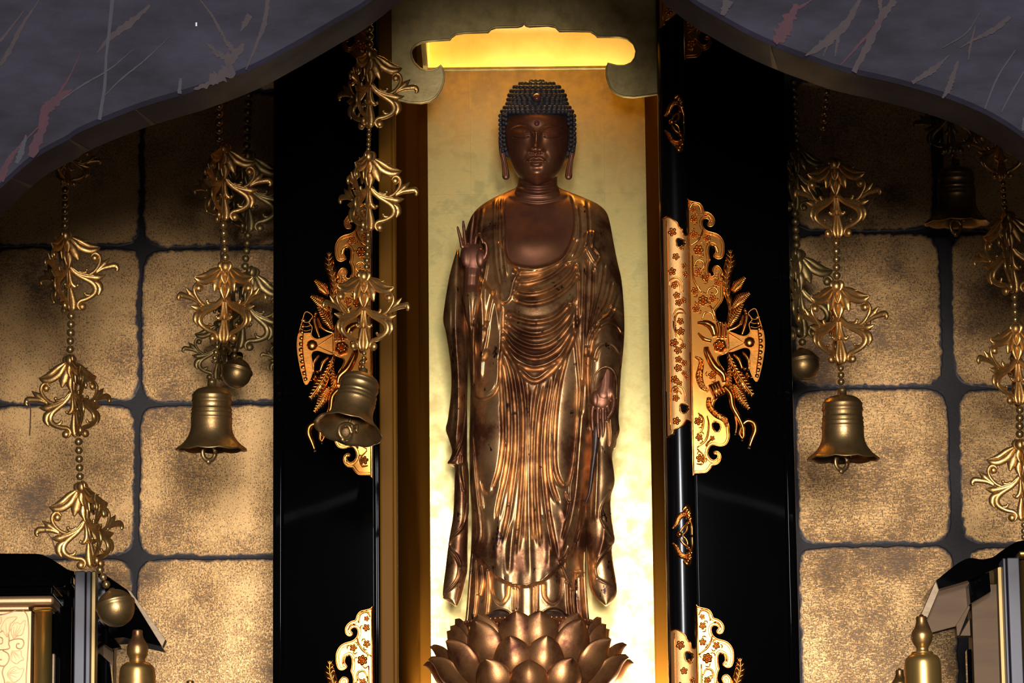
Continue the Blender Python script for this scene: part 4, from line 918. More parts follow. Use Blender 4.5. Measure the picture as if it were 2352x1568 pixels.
    # left arm of the figure: rounded forearm with arched sleeve folds
    f.bump(1390, 820, 34, 95, 30, 3); f.ridge([(1350, 820), (1356, 780), (1372, 754), (1395, 742), (1418, 748), (1432, 768)], 4, 9, .06, 5); f.ridge([(1346, 800), (1352, 766), (1370, 740), (1390, 728), (1415, 722)], 3.4, 7, .08, 5)
    f.ridge([(1362, 830), (1372, 800), (1392, 788), (1412, 794), (1426, 815)], 4, 5, .1, 4); f.ridge([(1400, 700), (1420, 712), (1434, 724)], 3, 5, .1, 4)
    f.ridge([(1352, 800), (1350, 860), (1352, 930), (1352, 1000)], 4, -12, .1)
    # left shoulder and upper arm strips
    f.ridge([(1110, 470), (1100, 560), (1110, 640)], 4, 3, .1, 3); f.ridge([(1085, 520), (1072, 600), (1070, 660)], 5, 4, .2, 3); f.ridge([(1118, 600), (1108, 660), (1096, 700)], 4, 5, .1, 4)
    f.ridge([(1165, 445), (1182, 452), (1235, 462), (1288, 452), (1305, 442)], 5, 4, .1, 3)
    # hem of the overskirt, skirt below sunk
    hem = [(1076, 1255), (1086, 1266), (1110, 1290), (1140, 1325), (1175, 1342), (1210, 1346), (1245, 1335), (1280, 1305), (1308, 1272), (1324, 1222), (1336, 1150), (1362, 1150), (1365, 1440), (1060, 1440)]
    f.raise_(hem, -15, 3.2, False); f.ridge(hem[:11], 3, 3.5, .02)
    f.raise_([(1312, 1250), (1328, 1240), (1342, 1190), (1352, 1170), (1354, 1255), (1336, 1268), (1330, 1275), (1336, 1310), (1318, 1312), (1314, 1350), (1300, 1330), (1284, 1288), (1296, 1280)], 11, 3, False)
    f.ridge([(1334, 1160), (1333, 1200), (1330, 1265)], 4, 5, .1); f.ridge([(1307, 1248), (1300, 1300), (1322, 1312), (1332, 1314)], 2.6, 4, .05)
    # skirt folds
    for x, a, b in ((1105, 1296, 1368), (1120, 1302, 1425), (1092, 1280, 1420)): f.ridge([(x-3, a), (x, (a+b)/2), (x-6, b)], 3.6, 7, .08, 4, -1)
    f.bump(1148, 1335, 17, 48, 12, 3); f.bump(1268, 1345, 20, 42, 12, 3); f.ridge([(1128, 1320), (1130, 1360), (1148, 1386), (1166, 1370), (1170, 1335)], 3, -6, .05); f.ridge([(1247, 1335), (1250, 1370), (1270, 1386), (1288, 1368), (1292, 1320)], 3, -6, .05)
    f.bump(1210, 1390, 16, 70, 9, 4)
    for x, a, b in ((1181, 1348, 1405), (1187, 1350, 1400), (1229, 1342, 1410), (1235, 1340, 1405)): f.ridge([(x, a), (x-1, b)], 2.2, 4.5, .1, 3)
    for x, a, b in ((1303, 1335, 1432), (1316, 1352, 1432), (1332, 1320, 1432)): f.ridge([(x, a), (x+2, (a+b)/2), (x+8, b)], 4, 8, .06, 5, -1)
    # arched openings over the feet
    f.raise_([(1108, 1436), (1118, 1415), (1145, 1400), (1168, 1408), (1180, 1436)], -16, 3); f.raise_([(1234, 1436), (1244, 1410), (1270, 1396), (1294, 1405), (1306, 1436)], -16, 3)
    f.ridge([(1108, 1432), (1120, 1412), (1145, 1399), (1168, 1406), (1180, 1430)], 2.2, 4, .05); f.ridge([(1234, 1430), (1246, 1407), (1270, 1395), (1293, 1404), (1305, 1430)], 2.2, 4, .05)
L_ = [(1192, 424), (1182, 432), (1165, 440), (1132, 455), (1105, 472), (1087, 490), (1076, 512), (1066, 545), (1056, 590), (1047, 640), (1046, 690), (1056, 740), (1072, 800), (1080, 880), (1078, 1000), (1079, 1100), (1083, 1200), (1081, 1270), (1077, 1320), (1071, 1400), (1067, 1434)]
R_ = [(1279, 424), (1287, 432), (1307, 440), (1342, 454), (1372, 468), (1392, 486), (1401, 512), (1408, 550), (1418, 600), (1427, 640), (1432, 690), (1434, 730), (1434, 770), (1430, 820), (1424, 860), (1405, 905), (1378, 950), (1364, 1000), (1354, 1100), (1350, 1200), (1346, 1300), (1350, 1380), (1355, 1434)]
loft('robe', L_, R_, [(30, 424), (48, 440), (70, 480), (92, 560), (105, 680), (108, 820), (104, 1000), (102, 1200), (98, 1434)], ROBE, paint_body, step=1.6, nf=300, region=(CHEST, SKIN))

# ---- hanging sleeves
def paint_sl(f):
    f.ridge([(1048, 650), (1046, 760), (1052, 880), (1052, 960), (1044, 1040)], 7, 7, .1, 5); f.ridge([(1064, 640), (1070, 760), (1074, 880), (1070, 960), (1062, 1010), (1044, 1050), (1032, 1066)], 2.6, 5, .03, 5)
    f.ridge([(1034, 690), (1034, 800), (1040, 900), (1038, 980)], 5, 5, .1, 4)
    f.raise_([(1080, 940), (1068, 1000), (1050, 1045), (1028, 1068), (1040, 1072), (1060, 1066), (1085, 1060)], -9, 3, False)
    f.ridge([(1064, 1040), (1062, 1080), (1070, 1130)], 4, 6, .1, 3)
    f.raise_([(1085, 1130), (1074, 1180), (1062, 1212), (1036, 1240), (1030, 1256), (1044, 1280), (1056, 1300), (1085, 1300)], -8, 3, False); f.ridge([(1076, 1150), (1066, 1205), (1036, 1238), (1034, 1256), (1052, 1280), (1058, 1305), (1050, 1335), (1022, 1364)], 2.6, 5, .03, 4)
    f.raise_([(1058, 1310), (1050, 1335), (1016, 1368), (1030, 1395), (1060, 1395), (1080, 1320)], -6, 3, False)
loft('right_sleeve', [(1050, 572), (1041, 600), (1031, 640), (1022, 695), (1018, 735), (1024, 762), (1030, 800), (1036, 850), (1036, 900), (1029, 960), (1024, 985), (1031, 1008), (1038, 1035), (1034, 1052), (1028, 1064), (1043, 1070), (1044, 1100), (1041, 1180), (1032, 1235), (1029, 1258), (1024, 1300), (1017, 1366), (1026, 1378), (1044, 1390)],
     [(1053, 572), (1057, 600), (1063, 640), (1068, 700), (1071, 760), (1074, 850), (1073, 950), (1074, 1050), (1077, 1100), (1077, 1180), (1074, 1260), (1074, 1300), (1070, 1330), (1062, 1365), (1056, 1380), (1050, 1390)], [(12, 572), (36, 600), (52, 700), (56, 900), (46, 1100), (36, 1250), (24, 1390)], ROBE, paint_sl, step=1.6, nf=80, yoff=14)
loft('right_sleeve_inner', [(1080, 652), (1068, 658), (1066, 680), (1070, 720), (1076, 760), (1080, 800), (1084, 880)], [(1084, 652), (1100, 658), (1106, 680), (1100, 720), (1094, 760), (1092, 800), (1092, 880)], [(40, 652), (50, 665), (54, 700), (46, 760), (40, 880)], ROBE, lambda f: (f.raise_([(1074, 650), (1080, 690), (1084, 745), (1092, 690), (1100, 650)], -8, 4), f.ridge([(1104, 660), (1100, 710), (1088, 760), (1088, 860)], 3, 6, .1, 3), f.ridge([(1068, 660), (1072, 710), (1080, 760)], 3, 5, .1)), step=1.6, nf=60, yoff=70)
def paint_sr(f):
    f.ridge([(1372, 1000), (1370, 1100), (1366, 1200)], 5, 6, .1, 4); f.ridge([(1400, 940), (1405, 1000), (1402, 1030)], 4, 5, .1, 3)
    f.raise_([(1420, 1090), (1403, 1140), (1386, 1160), (1380, 1190), (1398, 1220), (1414, 1243), (1425, 1200)], -8, 3, False); f.ridge([(1404, 1125), (1386, 1155), (1379, 1185), (1396, 1220), (1414, 1240)], 2.4, 4, .03)
    f.raise_([(1413, 1246), (1400, 1262), (1376, 1285), (1368, 1305), (1372, 1328), (1395, 1340), (1414, 1352), (1425, 1300)], -8, 3, False); f.ridge([(1412, 1246), (1384, 1274), (1369, 1300), (1372, 1325), (1395, 1340), (1415, 1350)], 2.4, 4, .03)
    f.ridge([(1390, 1180), (1386, 1240), (1366, 1300)], 6, 4, .1)
loft('left_sleeve', [(1352, 845), (1356, 900), (1352, 1000), (1347, 1100), (1346, 1200), (1350, 1300), (1355, 1350), (1370, 1374), (1388, 1389)], [(1427, 845), (1424, 900), (1421, 960), (1423, 990), (1414, 1016), (1410, 1030), (1406, 1050), (1411, 1090), (1411, 1112), (1403, 1142), (1404, 1180), (1412, 1238), (1406, 1256), (1408, 1290), (1416, 1340), (1416, 1364), (1407, 1380), (1396, 1389)],
     [(50, 845), (50, 1000), (44, 1150), (36, 1300), (22, 1389)], ROBE, paint_sr, step=1.6, nf=90, yoff=8)
# folded cloth strip and tail behind the lowered hand
loft('cloth_tail', [(1402, 900), (1404, 960), (1404, 1020), (1404, 1030)], [(1418, 900), (1420, 960), (1416, 1015), (1412, 1030)], [(20, 900), (16, 1030)], ROBE, None, step=3, nf=24, nb=16, yoff=-2)
loft('cloth_strip', [(1369, 972), (1360, 990), (1360, 1030), (1355, 1080), (1350, 1130), (1340, 1165)], [(1372, 972), (1380, 990), (1374, 1030), (1366, 1080), (1358, 1130), (1342, 1165)], [(12, 990), (10, 1080), (5, 1165)], DARKG, None, step=3, nf=24, nb=16, yoff=62)

# ---- head
def paint_head(f):
    cx = 1232
    # brows, eye sockets, lids
    for s in (-1, 1):
        e = lambda L: [(cx+s*x, y) for x, y in L]
        f.ridge(e([(6, 318), (10, 302), (22, 292), (40, 290), (58, 297), (66, 306)]), 2.6, 3.4, .1, 2.2, -s)
        f.bump(cx+s*37, 309, 21, 9.5, 6.0, 2.6); f.bump(cx+s*37, 321, 22, 6, 2.0)
        f.ridge(e([(16, 313), (26, 315.5), (38, 317), (50, 316), (58, 313)]), 1.3, -4.6, .12); f.ridge(e([(16, 310.5), (28, 313), (40, 314.2), (56, 311)]), 1.2, 1.6, .1)
        f.bump(cx+s*44, 350, 24, 26, 5); f.bump(cx+s*11.5, 344, 6, 5.5, 8)
        f.ridge(e([(19, 346), (26, 356), (29, 366)]), 5, -1.3, .2); f.bump(cx+s*25, 370, 5, 5, -1.6)
        f.bump(cx+s*6, 350.5, 4, 2, -4)
    f.ridge([(cx, 300), (cx, 316), (cx-1, 330), (cx-1, 341)], 8.0, 19, .12); f.bump(cx-1, 342, 9.5, 8.5, 13); f.bump(cx, 306, 7, 12, 3)
    f.ridge([(cx-19, 349), (cx-8, 351), (cx+7, 351), (cx+17, 349)], 2.4, -5, .1)
    f.ridge([(cx-2, 353), (cx-2, 361)], 3, -2, .1)
    f.ridge([(cx-21, 371), (cx-12, 364), (cx-5, 362.5), (cx-1, 364), (cx+4, 362.5), (cx+11, 364), (cx+20, 371)], 3.2, 5.5, .08); f.ridge([(cx-22, 372), (cx-10, 370.5), (cx-1, 371.5), (cx+9, 370.5), (cx+21, 372)], 1.5, -5.5, .08)
    f.ridge([(cx-15, 375.5), (cx-1, 378), (cx+14, 375.5)], 3.8, 4.6, .3); f.ridge([(cx-18, 385), (cx-1, 387), (cx+17, 385)], 6, -1.8, .3); f.bump(cx-1, 399, 24, 13, 6)
    f.bump(cx, 275, 46, 18, 4)
HL = [(1190, 252), (1172, 262), (1162, 282), (1160, 305), (1162, 330), (1167, 352), (1174, 374), (1183, 394), (1194, 409), (1206, 419), (1219, 424)]
HR = [(1276, 252), (1294, 262), (1304, 282), (1307, 305), (1306, 330), (1302, 352), (1295, 374), (1286, 394), (1274, 409), (1262, 419), (1248, 424)]
loft('head', HL, HR, [(66, 252), (76, 270), (80, 310), (80, 350), (78, 380), (72, 398), (60, 412), (44, 424)], SKIN, paint_head, step=1.0, nf=190, nb=36, yoff=26, pw=2.1, ex=0.62)
def paint_neck(f):
    for y in (412, 424, 437): f.ridge([(1186, y-6), (1210, y+1), (1235, y+4), (1260, y+1), (1286, y-6)], 5, 5, .05, 3.5)
loft('neck', [(1196, 385), (1190, 410), (1187, 430), (1172, 452), (1160, 475)], [(1278, 385), (1280, 410), (1282, 430), (1298, 452), (1312, 475)], [(52, 385), (50, 410), (54, 432), (50, 450), (36, 475)], SKIN, paint_neck, step=1.6, nf=90, yoff=10)
# ears
for s, pts in ((-1, [(1157, 292), (1152, 315), (1153, 345), (1158, 372), (1161, 392), (1162, 404)]), (1, [(1312, 292), (1317, 315), (1315, 345), (1310, 372), (1307, 392), (1306, 404)])):
    A = Art(); A.sweep(pts, [8, 14, 13, 11, 15, 17], [5, 6, 5, 4, 5, 6], 0, seg=12, n=40); A.ball(pts[-1][0], pts[-1][1]+0.5, 8.6, 6, 0, 14, 8)
    A.sweep([(x-s*(4.5 if y > 380 else 3.5), y) for x, y in pts], [5, 6, 5, 5, 5, 4], 6, 3, seg=8, n=40); A.sweep([(x+s*(5 if y > 380 else 3.5), y) for x, y in pts], [5, 6, 5, 5, 5, 4], 6, 3, seg=8, n=40)
    A.build('ear', lambda v: P(v[:, 0], v[:, 1], YS-(16+v[:, 2])*MS), SKIN, stat)
# urna
A = Art(); A.ball(1233, 283, 7, 7, 0, 16, 10); A.build('forehead_jewel', lambda v: P(v[:, 0], v[:, 1], YS-(105+v[:, 2])*MS), JEWEL, stat)
# hair cap, crown bump and curls
def hair_shape(y):
    """half widths of the hair mass in front view"""
    t = [(186, 3), (189, 30), (195, 46), (205, 58), (218, 65), (232, 68), (243, 71), (248, 76), (256, 82), (268, 86), (285, 88), (310, 88), (330, 87), (345, 84), (360, 76)]
    a = np.array(t, float); return np.interp(y, a[:, 0], a[:, 1])
cxh = lambda y: 1233+(y-186)*0.012
ysH = np.r_[186, 187.5, np.arange(190, 362, 4)]
hl = [(cxh(y)-hair_shape(y)+3, y) for y in ysH]; hr = [(cxh(y)+hair_shape(y)-3, y) for y in ysH]
hdep = [(3, 186), (26, 190), (44, 200), (58, 215), (66, 235), (72, 243), (82, 250), (88, 258), (86, 262), (60, 267), (30, 285), (16, 330), (10, 360)]
hback = [(3, 186), (24, 190), (46, 205), (62, 235), (80, 260), (90, 300), (84, 360)]
hair = loft('hair', hl, hr, hdep, HAIR, None, dback=hback, step=2.0, nf=90, nb=40, yoff=14, pw=2.1, ex=0.55)
def curl_mesh():
    V, Fc = lathe([(0.02, 1.0), (0.30, 0.95), (0.36, 0.82), (0.46, 0.84), (0.66, 0.70), (0.72, 0.52), (0.84, 0.48), (0.98, 0.22), (1.0, 0.0), (0.9, -0.2)], 10)
    return mesh_data('hair_curl', V, Fc, HAIR)
CUR = curl_mesh(); nc = 0
def hair_point(y, a):
    hw = hair_shape(y)-3; 
    if math.cos(a) >= 0: d = np.interp(y, [q[1] for q in hdep], [q[0] for q in hdep])
    else: d = np.interp(y, [q[1] for q in hback], [q[0] for q in hback])
    x = cxh(y)+hw*math.sin(a); u = abs(math.sin(a)); dd = d*max(0, 1-u**2.1)**0.55
    q = P(x, y, YS-14*MS-(dd if math.cos(a) >= 0 else -dd)*MS); return Vector(q.tolist())
ctr = PV(1233, 290, YS-14*MS)
for k, (y, r_, amax) in enumerate([(187.5, 6, 1.9), (193, 6.4, 1.9), (201, 6.8, 1.9), (210, 6.9, 1.9), (219.5, 7.0, 1.9), (229, 7.0, 1.9), (238.5, 7.0, 1.9), (248, 7.0, 1.9), (256.5, 6.6, 1.9)]):
    hw = hair_shape(y); npc = max(3, int(2*amax*hw*0.92/(r_*1.8)))
    for i in range(npc):
        a = -amax+2*amax*(i+0.5*(k % 2)+0.25)/npc
        p = hair_point(y, a); nrm = (p-ctr).normalized() if y > 240 else (p-PV(1233, 245, YS-14*MS)).normalized()
        M = Matrix.Translation(p-stat.location) @ nrm.to_track_quat('Z', 'Y').to_matrix().to_4x4() @ Matrix.Scale(r_*MS, 4)
        o = sub('hair_curl', CUR, hair, Matrix.Translation(stat.location) @ M); nc += 1
for s in (-1, 1):
    for j, x in enumerate((83, 75, 70)):
        for y in range((266, 262, 264)[j], (352, 346, 286)[j], 10):
            p = PV(cxh(y)+s*(x+2-(max(0, y-330)*0.3)), y, YS-(30, 46, 66)[j]*MS)
            M = Matrix.Translation(p) @ Vector((s*0.7, -0.7, 0)).to_track_quat('Z', 'Y').to_matrix().to_4x4() @ Matrix.Scale(5.2*MS, 4)
            sub('hair_curl', CUR, hair, M); nc += 1
A = Art(); A.ball(1233, 224, 10, 10, 0, 18, 10); A.build('crown_jewel', lambda v: P(v[:, 0], v[:, 1], YS-(84+v[:, 2])*MS), JEWEL, stat)

# ---- hands: skinned by voxel remesh of tapered fingers and palm
def hand(name, strokes, balls, yo, mat, vox=1.2):
    A = Art()
    for pts, w, h in strokes:
        pts = np.asarray(pts, float); c = smooth_curve(pts[:, :2], 24); hz = np.interp(np.linspace(0, 1, 24), np.linspace(0, 1, len(pts)), pts[:, 2])
        A.sweep(c, w, h, hz, seg=12, sm=False)
        A.ball(pts[0][0], pts[0][1], w[0]*0.5, h[0], pts[0][2], 12, 8); A.ball(pts[-1][0], pts[-1][1], w[-1]*0.5, h[-1], pts[-1][2], 12, 8)
    for x, y, z_, rx, ry, rz in balls:
        B = Art(); B.ball(0, 0, 1, 1, 0, 20, 14)
        A.add([(x+v[0]*rx, y+v[1]*ry, z_+v[2]*rz) for v in B.V], B.F)
    o = A.build(name, lambda v: P(v[:, 0], v[:, 1], YS-(yo+v[:, 2])*MS), mat, stat)
    m = o.modifiers.new('remesh', 'REMESH'); m.mode = 'VOXEL'; m.voxel_size = vox*MS; m.use_smooth_shade = True
    s = o.modifiers.new('smooth', 'SMOOTH'); s.iterations = 9; s.factor = 0.5
    return o
hand('raised_hand', [
    ([(1061, 566, 0), (1057, 545, 1), (1053, 530, 2), (1051, 521, 3)], [9, 8, 7, 5], [4.5, 4, 3.5, 2.5]),
    ([(1070, 566, 0), (1067, 540, 0), (1065, 520, 1), (1064, 508, 2)], [9, 8.5, 7.5, 5], [4.5, 4.3, 3.8, 2.6]),
    ([(1081, 562, 0), (1083, 535, -1), (1086, 512, 0), (1088, 493, 1)], [9.5, 9, 8, 5], [4.7, 4.5, 4, 2.6]),
    ([(1091, 562, -1), (1094, 543, 4), (1101, 538, 10), (1106, 548, 14), (1109, 557, 13)], [9, 8.5, 8, 7.5, 6.5], [4.5, 4.3, 4, 3.8, 3.3]),
    ([(1108, 600, 3), (1117, 580, 7), (1117, 563, 10), (1112, 554, 12)], [13, 12, 9.5, 7], [6.5, 6, 4.8, 3.5]),
    ([(1086, 612, 0), (1084, 632, -3), (1083, 655, -12), (1083, 690, -34)], [38, 36, 37, 38], [7, 12, 14, 14])],
    [(1077, 578, 0, 18, 18, 7), (1087, 590, 0, 25, 33, 10), (1103, 592, 4, 13, 22, 8), (1071, 590, 2, 13, 24, 8), (1080, 566, 0, 22, 8, 5.5)], 122, SKIN)
hand('lowered_hand', [
    ([(1391, 850, 0), (1391, 880, 2), (1386, 905, 4)], [40, 36, 40], [14, 12, 11]),
    ([(1363, 930, 3), (1360, 950, 4), (1361, 972, 5), (1362, 988, 5)], [11, 10, 9, 6], [5.5, 5, 4.5, 3]),
    ([(1374, 935, 3), (1373, 958, 5), (1374, 982, 6), (1375, 1003, 6)], [11, 10.5, 9.5, 6], [5.5, 5, 4.5, 3]),
    ([(1385, 935, 3), (1385, 958, 5), (1386, 980, 6), (1385, 1000, 6)], [11, 10.5, 9.5, 6], [5.5, 5, 4.5, 3]),
    ([(1396, 932, 4), (1399, 950, 8), (1397, 964, 14), (1391, 966, 17)], [10.5, 9.5, 8.5, 6], [5, 4.6, 4, 3]),
    ([(1404, 895, 6), (1410, 918, 10), (1406, 942, 15), (1396, 958, 18)], [14, 12, 10, 7], [7, 6, 5, 3.5])],
    [(1382, 915, 4, 23, 26, 9), (1402, 902, 6, 11, 18, 8), (1368, 915, 6, 11, 20, 8)], 78, SKIN)
# cuff of the lowered arm
A = Art(); A.sweep([(1365, 915), (1365, 875), (1373, 852), (1391, 842), (1408, 850), (1416, 872), (1416, 915)], [1, 5, 6, 6, 6, 5, 1], [1, 5, 6, 6, 6, 5, 1], [-6, 6, 12, 16, 12, 6, -6], seg=10, n=50)
A.build('sleeve_cuff', lambda v: P(v[:, 0], v[:, 1], YS-(88+v[:, 2])*MS), ROBE, stat)
# ---- feet
for cx, s in ((1146, -1), (1270, 1)):
    st = []
    for k in range(5):
        x = cx+(k-2)*11; st.append(([(x, 1428, 0), (x+s*0.5, 1431, 14), (x+s, 1434, 20+(6 if (k == (4 if s < 0 else 0)) else 2))], [11, 11, 9 if k not in (4, 0) else 10], [6, 5.5, 4.5]))
    hand('foot', st, [(cx, 1420, -14, 30, 18, 34)], 92, DARKG)
# ------------------------------------------------------------------ lotus pedestal
LOT = material('worn_gilt_lotus', (0.46, 0.20, 0.072), 0.85, 0.36, var=(0.16, 0.050, 0.026), vscale=13, vdetail=9, rvar=0.1, bump=0.10, bscale=150, lo=0.35, hi=0.62)
LOTP = material('worn_gilt_petal', (0.56, 0.26, 0.095), 0.85, 0.36, var=(0.13, 0.040, 0.024), vscale=0.016, vdetail=9, rvar=0.14, bump=0.07, bscale=0.35, lo=0.34, hi=0.60, rnd=900)
LC = P(1213, 1434, YS); LZ = LC[2]
lotus = thing('lotus_pedestal', 'gilded lotus pedestal of overlapping upturned petals under the standing figure', 'pedestal', (LC[0], YS, LZ-0.42))
# seed head
prof = [(0.01, 0.0), (158*MS, 0.0), (164*MS, -3*MS), (163*MS, -8*MS), (150*MS, -14*MS), (146*MS, -60*MS), (120*MS, -130*MS), (40*MS, -150*MS), (40*MS, -480*MS), (150*MS, -500*MS), (190*MS, -516*MS), (0.01, -518*MS)]
V, Fc = lathe(prof, 96)
head = obj('seed_head', [(x+LC[0], y+YS, z+LZ) for x, y, z in V], Fc, LOT, lotus)
A = Art(); A.ball(0, 0, 1, 1, 0, 10, 7); SB = mesh_data('seed_bead', A.V, A.F, LOT)
nb = 84
for k in range(nb):
    a = -math.pi/2+2*math.pi*(k+0.5)/nb
    sub('seed_bead', SB, head, Matrix.Translation((LC[0]+161*MS*math.cos(a), YS+161*MS*math.sin(a), LZ-3*MS)) @ Matrix.Scale(4.6*MS, 4))
V, Fc = box((-1, -1, -1), (1, 1, 1)); A = Art(); A.sweep([(0, 0), (0, -0.5), (0, -1)], [0.16, 0.16, 0.10], 0.08, 0, seg=8, n=6)
RBm = mesh_data('stamen', [(v[0], v[2], v[1]) for v in A.V], A.F, LOT)
for k in range(nb):
    a = -math.pi/2+2*math.pi*(k+0.5)/nb
    sub('stamen', RBm, head, Matrix.Translation((LC[0]+152*MS*math.cos(a), YS+152*MS*math.sin(a), LZ-8*MS)) @ Matrix.Scale(46*MS, 4))
def petal_mesh(w, h, cup, curl, seed=0):
    """petal standing on its base, centre line in the XZ plane, bulging towards -Y, tip curling outwards"""
    nu, nv = 17, 22; V = []; Fc = []
    for side in (0, 1):
        for j in range(nv):
            t = 1-(1-j/(nv-1))**1.7; wd = w*0.5*(0.50+0.50*math.sin(math.pi*min(t/0.55, 1)/2))
            wd *= max(0, 1-max(0, (t-0.45)/0.55)**2.3)**0.72; wd = max(wd, 0.001)
            for i in range(nu):
                u = i/(nu-1)*2-1
                bul = -cup*(1-u*u)*math.sin(math.pi*(0.12+0.80*t)) - curl*max(0, (t-0.72)/0.28)**2 - 0.7*math.exp(-(u/0.14)**2)*t
                V.append((wd*u, bul+(3.2 if side else 0), h*t))
    n = nu*nv
    for j in range(nv-1):
        for i in range(nu-1):
            q = (j*nu+i, j*nu+i+1, (j+1)*nu+i+1, (j+1)*nu+i); Fc.append(q); Fc.append(tuple(n+a for a in reversed(q)))
    rim = [j*nu for j in range(nv)]+[(nv-1)*nu+i for i in range(1, nu)]+[j*nu+nu-1 for j in range(nv-2, -1, -1)]+[i for i in range(nu-2, 0, -1)]
    for a, b in zip(rim, rim[1:]+rim[:1]): Fc.append((a, b, b+n, a+n))
    me = mesh_data('petal', V, Fc, LOTP); bm = bmesh.new(); bm.from_mesh(me); bmesh.ops.recalc_face_normals(bm, faces=bm.faces); bm.to_mesh(me); bm.free()
    return me
P1 = petal_mesh(100, 120, 24, 5); P2 = petal_mesh(104, 126, 28, 7); P3 = petal_mesh(96, 120, 28, 14)
def put(me, az, r0, zb, lean, s=1.0, tw=0):
    """az from the viewer's front (0) clockwise seen from above; r0 base radius, zb base height px below seat"""
    a = math.radians(az)
    M = Matrix.Translation((LC[0]+r0*MS*math.sin(a), YS-r0*MS*math.cos(a), LZ-(zb-10)*MS)) @ Matrix.Rotation(a, 4, 'Z') @ Matrix.Rotation(math.radians(lean), 4, 'X') @ Matrix.Scale(s*MS, 4)
    sub('petal', me, lotus, Matrix.Translation(-lotus.location) @ M)
for az in (-9, 9, -41, 41, -75, 75, -105, 105, -137, 137, -168, 168): put(P1, az*(1.0), 138, 116, 12, 1.0)
for az in (-39, 39, -70, 70, -98, 98, -128, 128, -160, 160): put(P2, az, 140, 136, 17, 1.0)
for az in (-13, 13): put(P2, az, 144, 168, 14, 0.92)
for az in (-56, 56, -84, 84, -112, 112, -145, 145): put(P3, az, 142, 158, 32, 1.06)
for az in (0, -27, 27): put(P3, az, 150, 208 if az else 216, 24, 0.95)
for az in (-70, 70, -95, 95, -122, 122, -155, 155): put(P3, az, 138, 176, 44, 1.08)
# ------------------------------------------------------------------ small lacquer cabinets at the lower corners
GOLDP = material('satin_gold_panel', (0.60, 0.36, 0.18), 0.75, 0.42, bump=0.05, bscale=250)
GOLDC = material('polished_gold_column', (0.86, 0.55, 0.16), 0.95, 0.36)
POSTM = material('grey_violet_post', (0.085, 0.080, 0.105), 0.0, 0.38, var=(0.065, 0.058, 0.072), vscale=8, stretch=(1, 1, 0.1))
BROWNG = material('brown_gold_panel', (0.070, 0.038, 0.015), 0.6, 0.5, var=(0.05, 0.026, 0.010), vscale=14, stretch=(0.3, 1, 2))
PALE = material('pale_gold_edge', (0.30, 0.21, 0.12), 0.4, 0.5, var=(0.22, 0.15, 0.08), vscale=60, stretch=(1, 1, 3))
ZB = 1.9
def prism(name, poly, Y, th, mat, parent, bev=0.0015):
    A = Art(); A.plate(poly, 0, 1)
    V = np.array(A.V); q = P(V[:, 0], V[:, 1], Y); q[:, 1] = np.where(V[:, 2] > 0.5, Y, Y+th)
    o = obj(name, q, A.F, mat, parent, smooth=False)
    if bev: bevel(o, bev, 2)
    return o
def rbox(name, x0, x1, y0, Y, th, mat, parent, y1=None, bev=0.002):
    a = P(x0, y0, Y); b = P(x1, y0, Y); z0 = ZB if y1 is None else P(x0, y1, Y)[2]
    o = obj(name, *box((a[0], Y, z0), (b[0], Y+th, a[2])), mat, parent, smooth=False); bevel(o, bev, 2); return o
def column(name, x, r_, y0, Y, mat, parent, caps=True):
    c = P(x, y0, Y); m = mpp(Y); R = r_*m
    prof = [(0.001, c[2]), (R, c[2]), (R, ZB), (0.001, ZB)]
    V, Fc = lathe(prof, 40); return obj(name, [(v[0]+c[0], v[1]+Y+R, v[2]) for v in V], Fc, mat, parent)
YC = -0.30
cabL = thing('lacquer_cabinet', 'black lacquered altar cabinet with gold carved panel at lower left corner', 'cabinet', P(60, 1500, YC)*np.array([1, 1, 0])+np.array([0, 0.1, ZB]))
prism('roof_cap', np.vstack([smooth_curve([(-260, 1312), (-240, 1300), (-210, 1285), (-175, 1273), (-60, 1271), (60, 1271), (90, 1272), (105, 1277), (121, 1285), (138, 1296), (155, 1307), (171, 1312)], 60), [(171, 1318), (130, 1326), (-260, 1328)]]), YC-0.01, 0.28, LACQUER, cabL)
rbox('cornice', -260, 168, 1325, YC-0.035, 0.30, LACQUER, cabL, 1348, 0.004); rbox('cornice', -260, 122, 1350, YC-0.022, 0.26, LACQUER, cabL, 1369, 0.003)
rbox('lintel', -250, 125, 1370, YC-0.03, 0.10, GOLDP, cabL, 1393, 0.008); rbox('lintel_strip', -250, 66, 1396, YC-0.012, 0.03, GOLDP, cabL, 1403, 0.001)
pan = rbox('carved_panel', -250, 73, 1405, YC, 0.03, GOLDP, cabL)
R1 = lambda L: [(x/4.779, 1240+y/4.779) for x, y in L]
def cm(v):
    q = P(v[:, 0], v[:, 1], YC); q[:, 1] = YC-v[:, 2]*mpp(YC); return q
A = Art()
for L in (R1([(0, 820), (296, 822), (285, 1568), (280, 2000)]), R1([(-400, 1190), (60, 1200), (95, 1130), (90, 1030), (30, 1000), (-30, 1030)]), R1([(30, 1210), (90, 1250), (95, 1320), (50, 1380), (-10, 1370), (-20, 1320), (20, 1310)]), R1([(95, 1110), (170, 1085), (245, 1090), (262, 1140), (230, 1190), (185, 1180), (185, 1140), (215, 1135)]),
          R1([(100, 1100), (85, 1000), (110, 920), (180, 850)]), R1([(50, 1380), (25, 1450), (50, 1560), (40, 1700)]), R1([(-10, 1060), (25, 1080), (25, 1130), (-20, 1140)])):
    A.sweep(L, 2.6, 1.6, 0, n=8*len(L), sm=len(L) > 3 or True)
A.build('vine_relief', cm, GOLDP, pan)
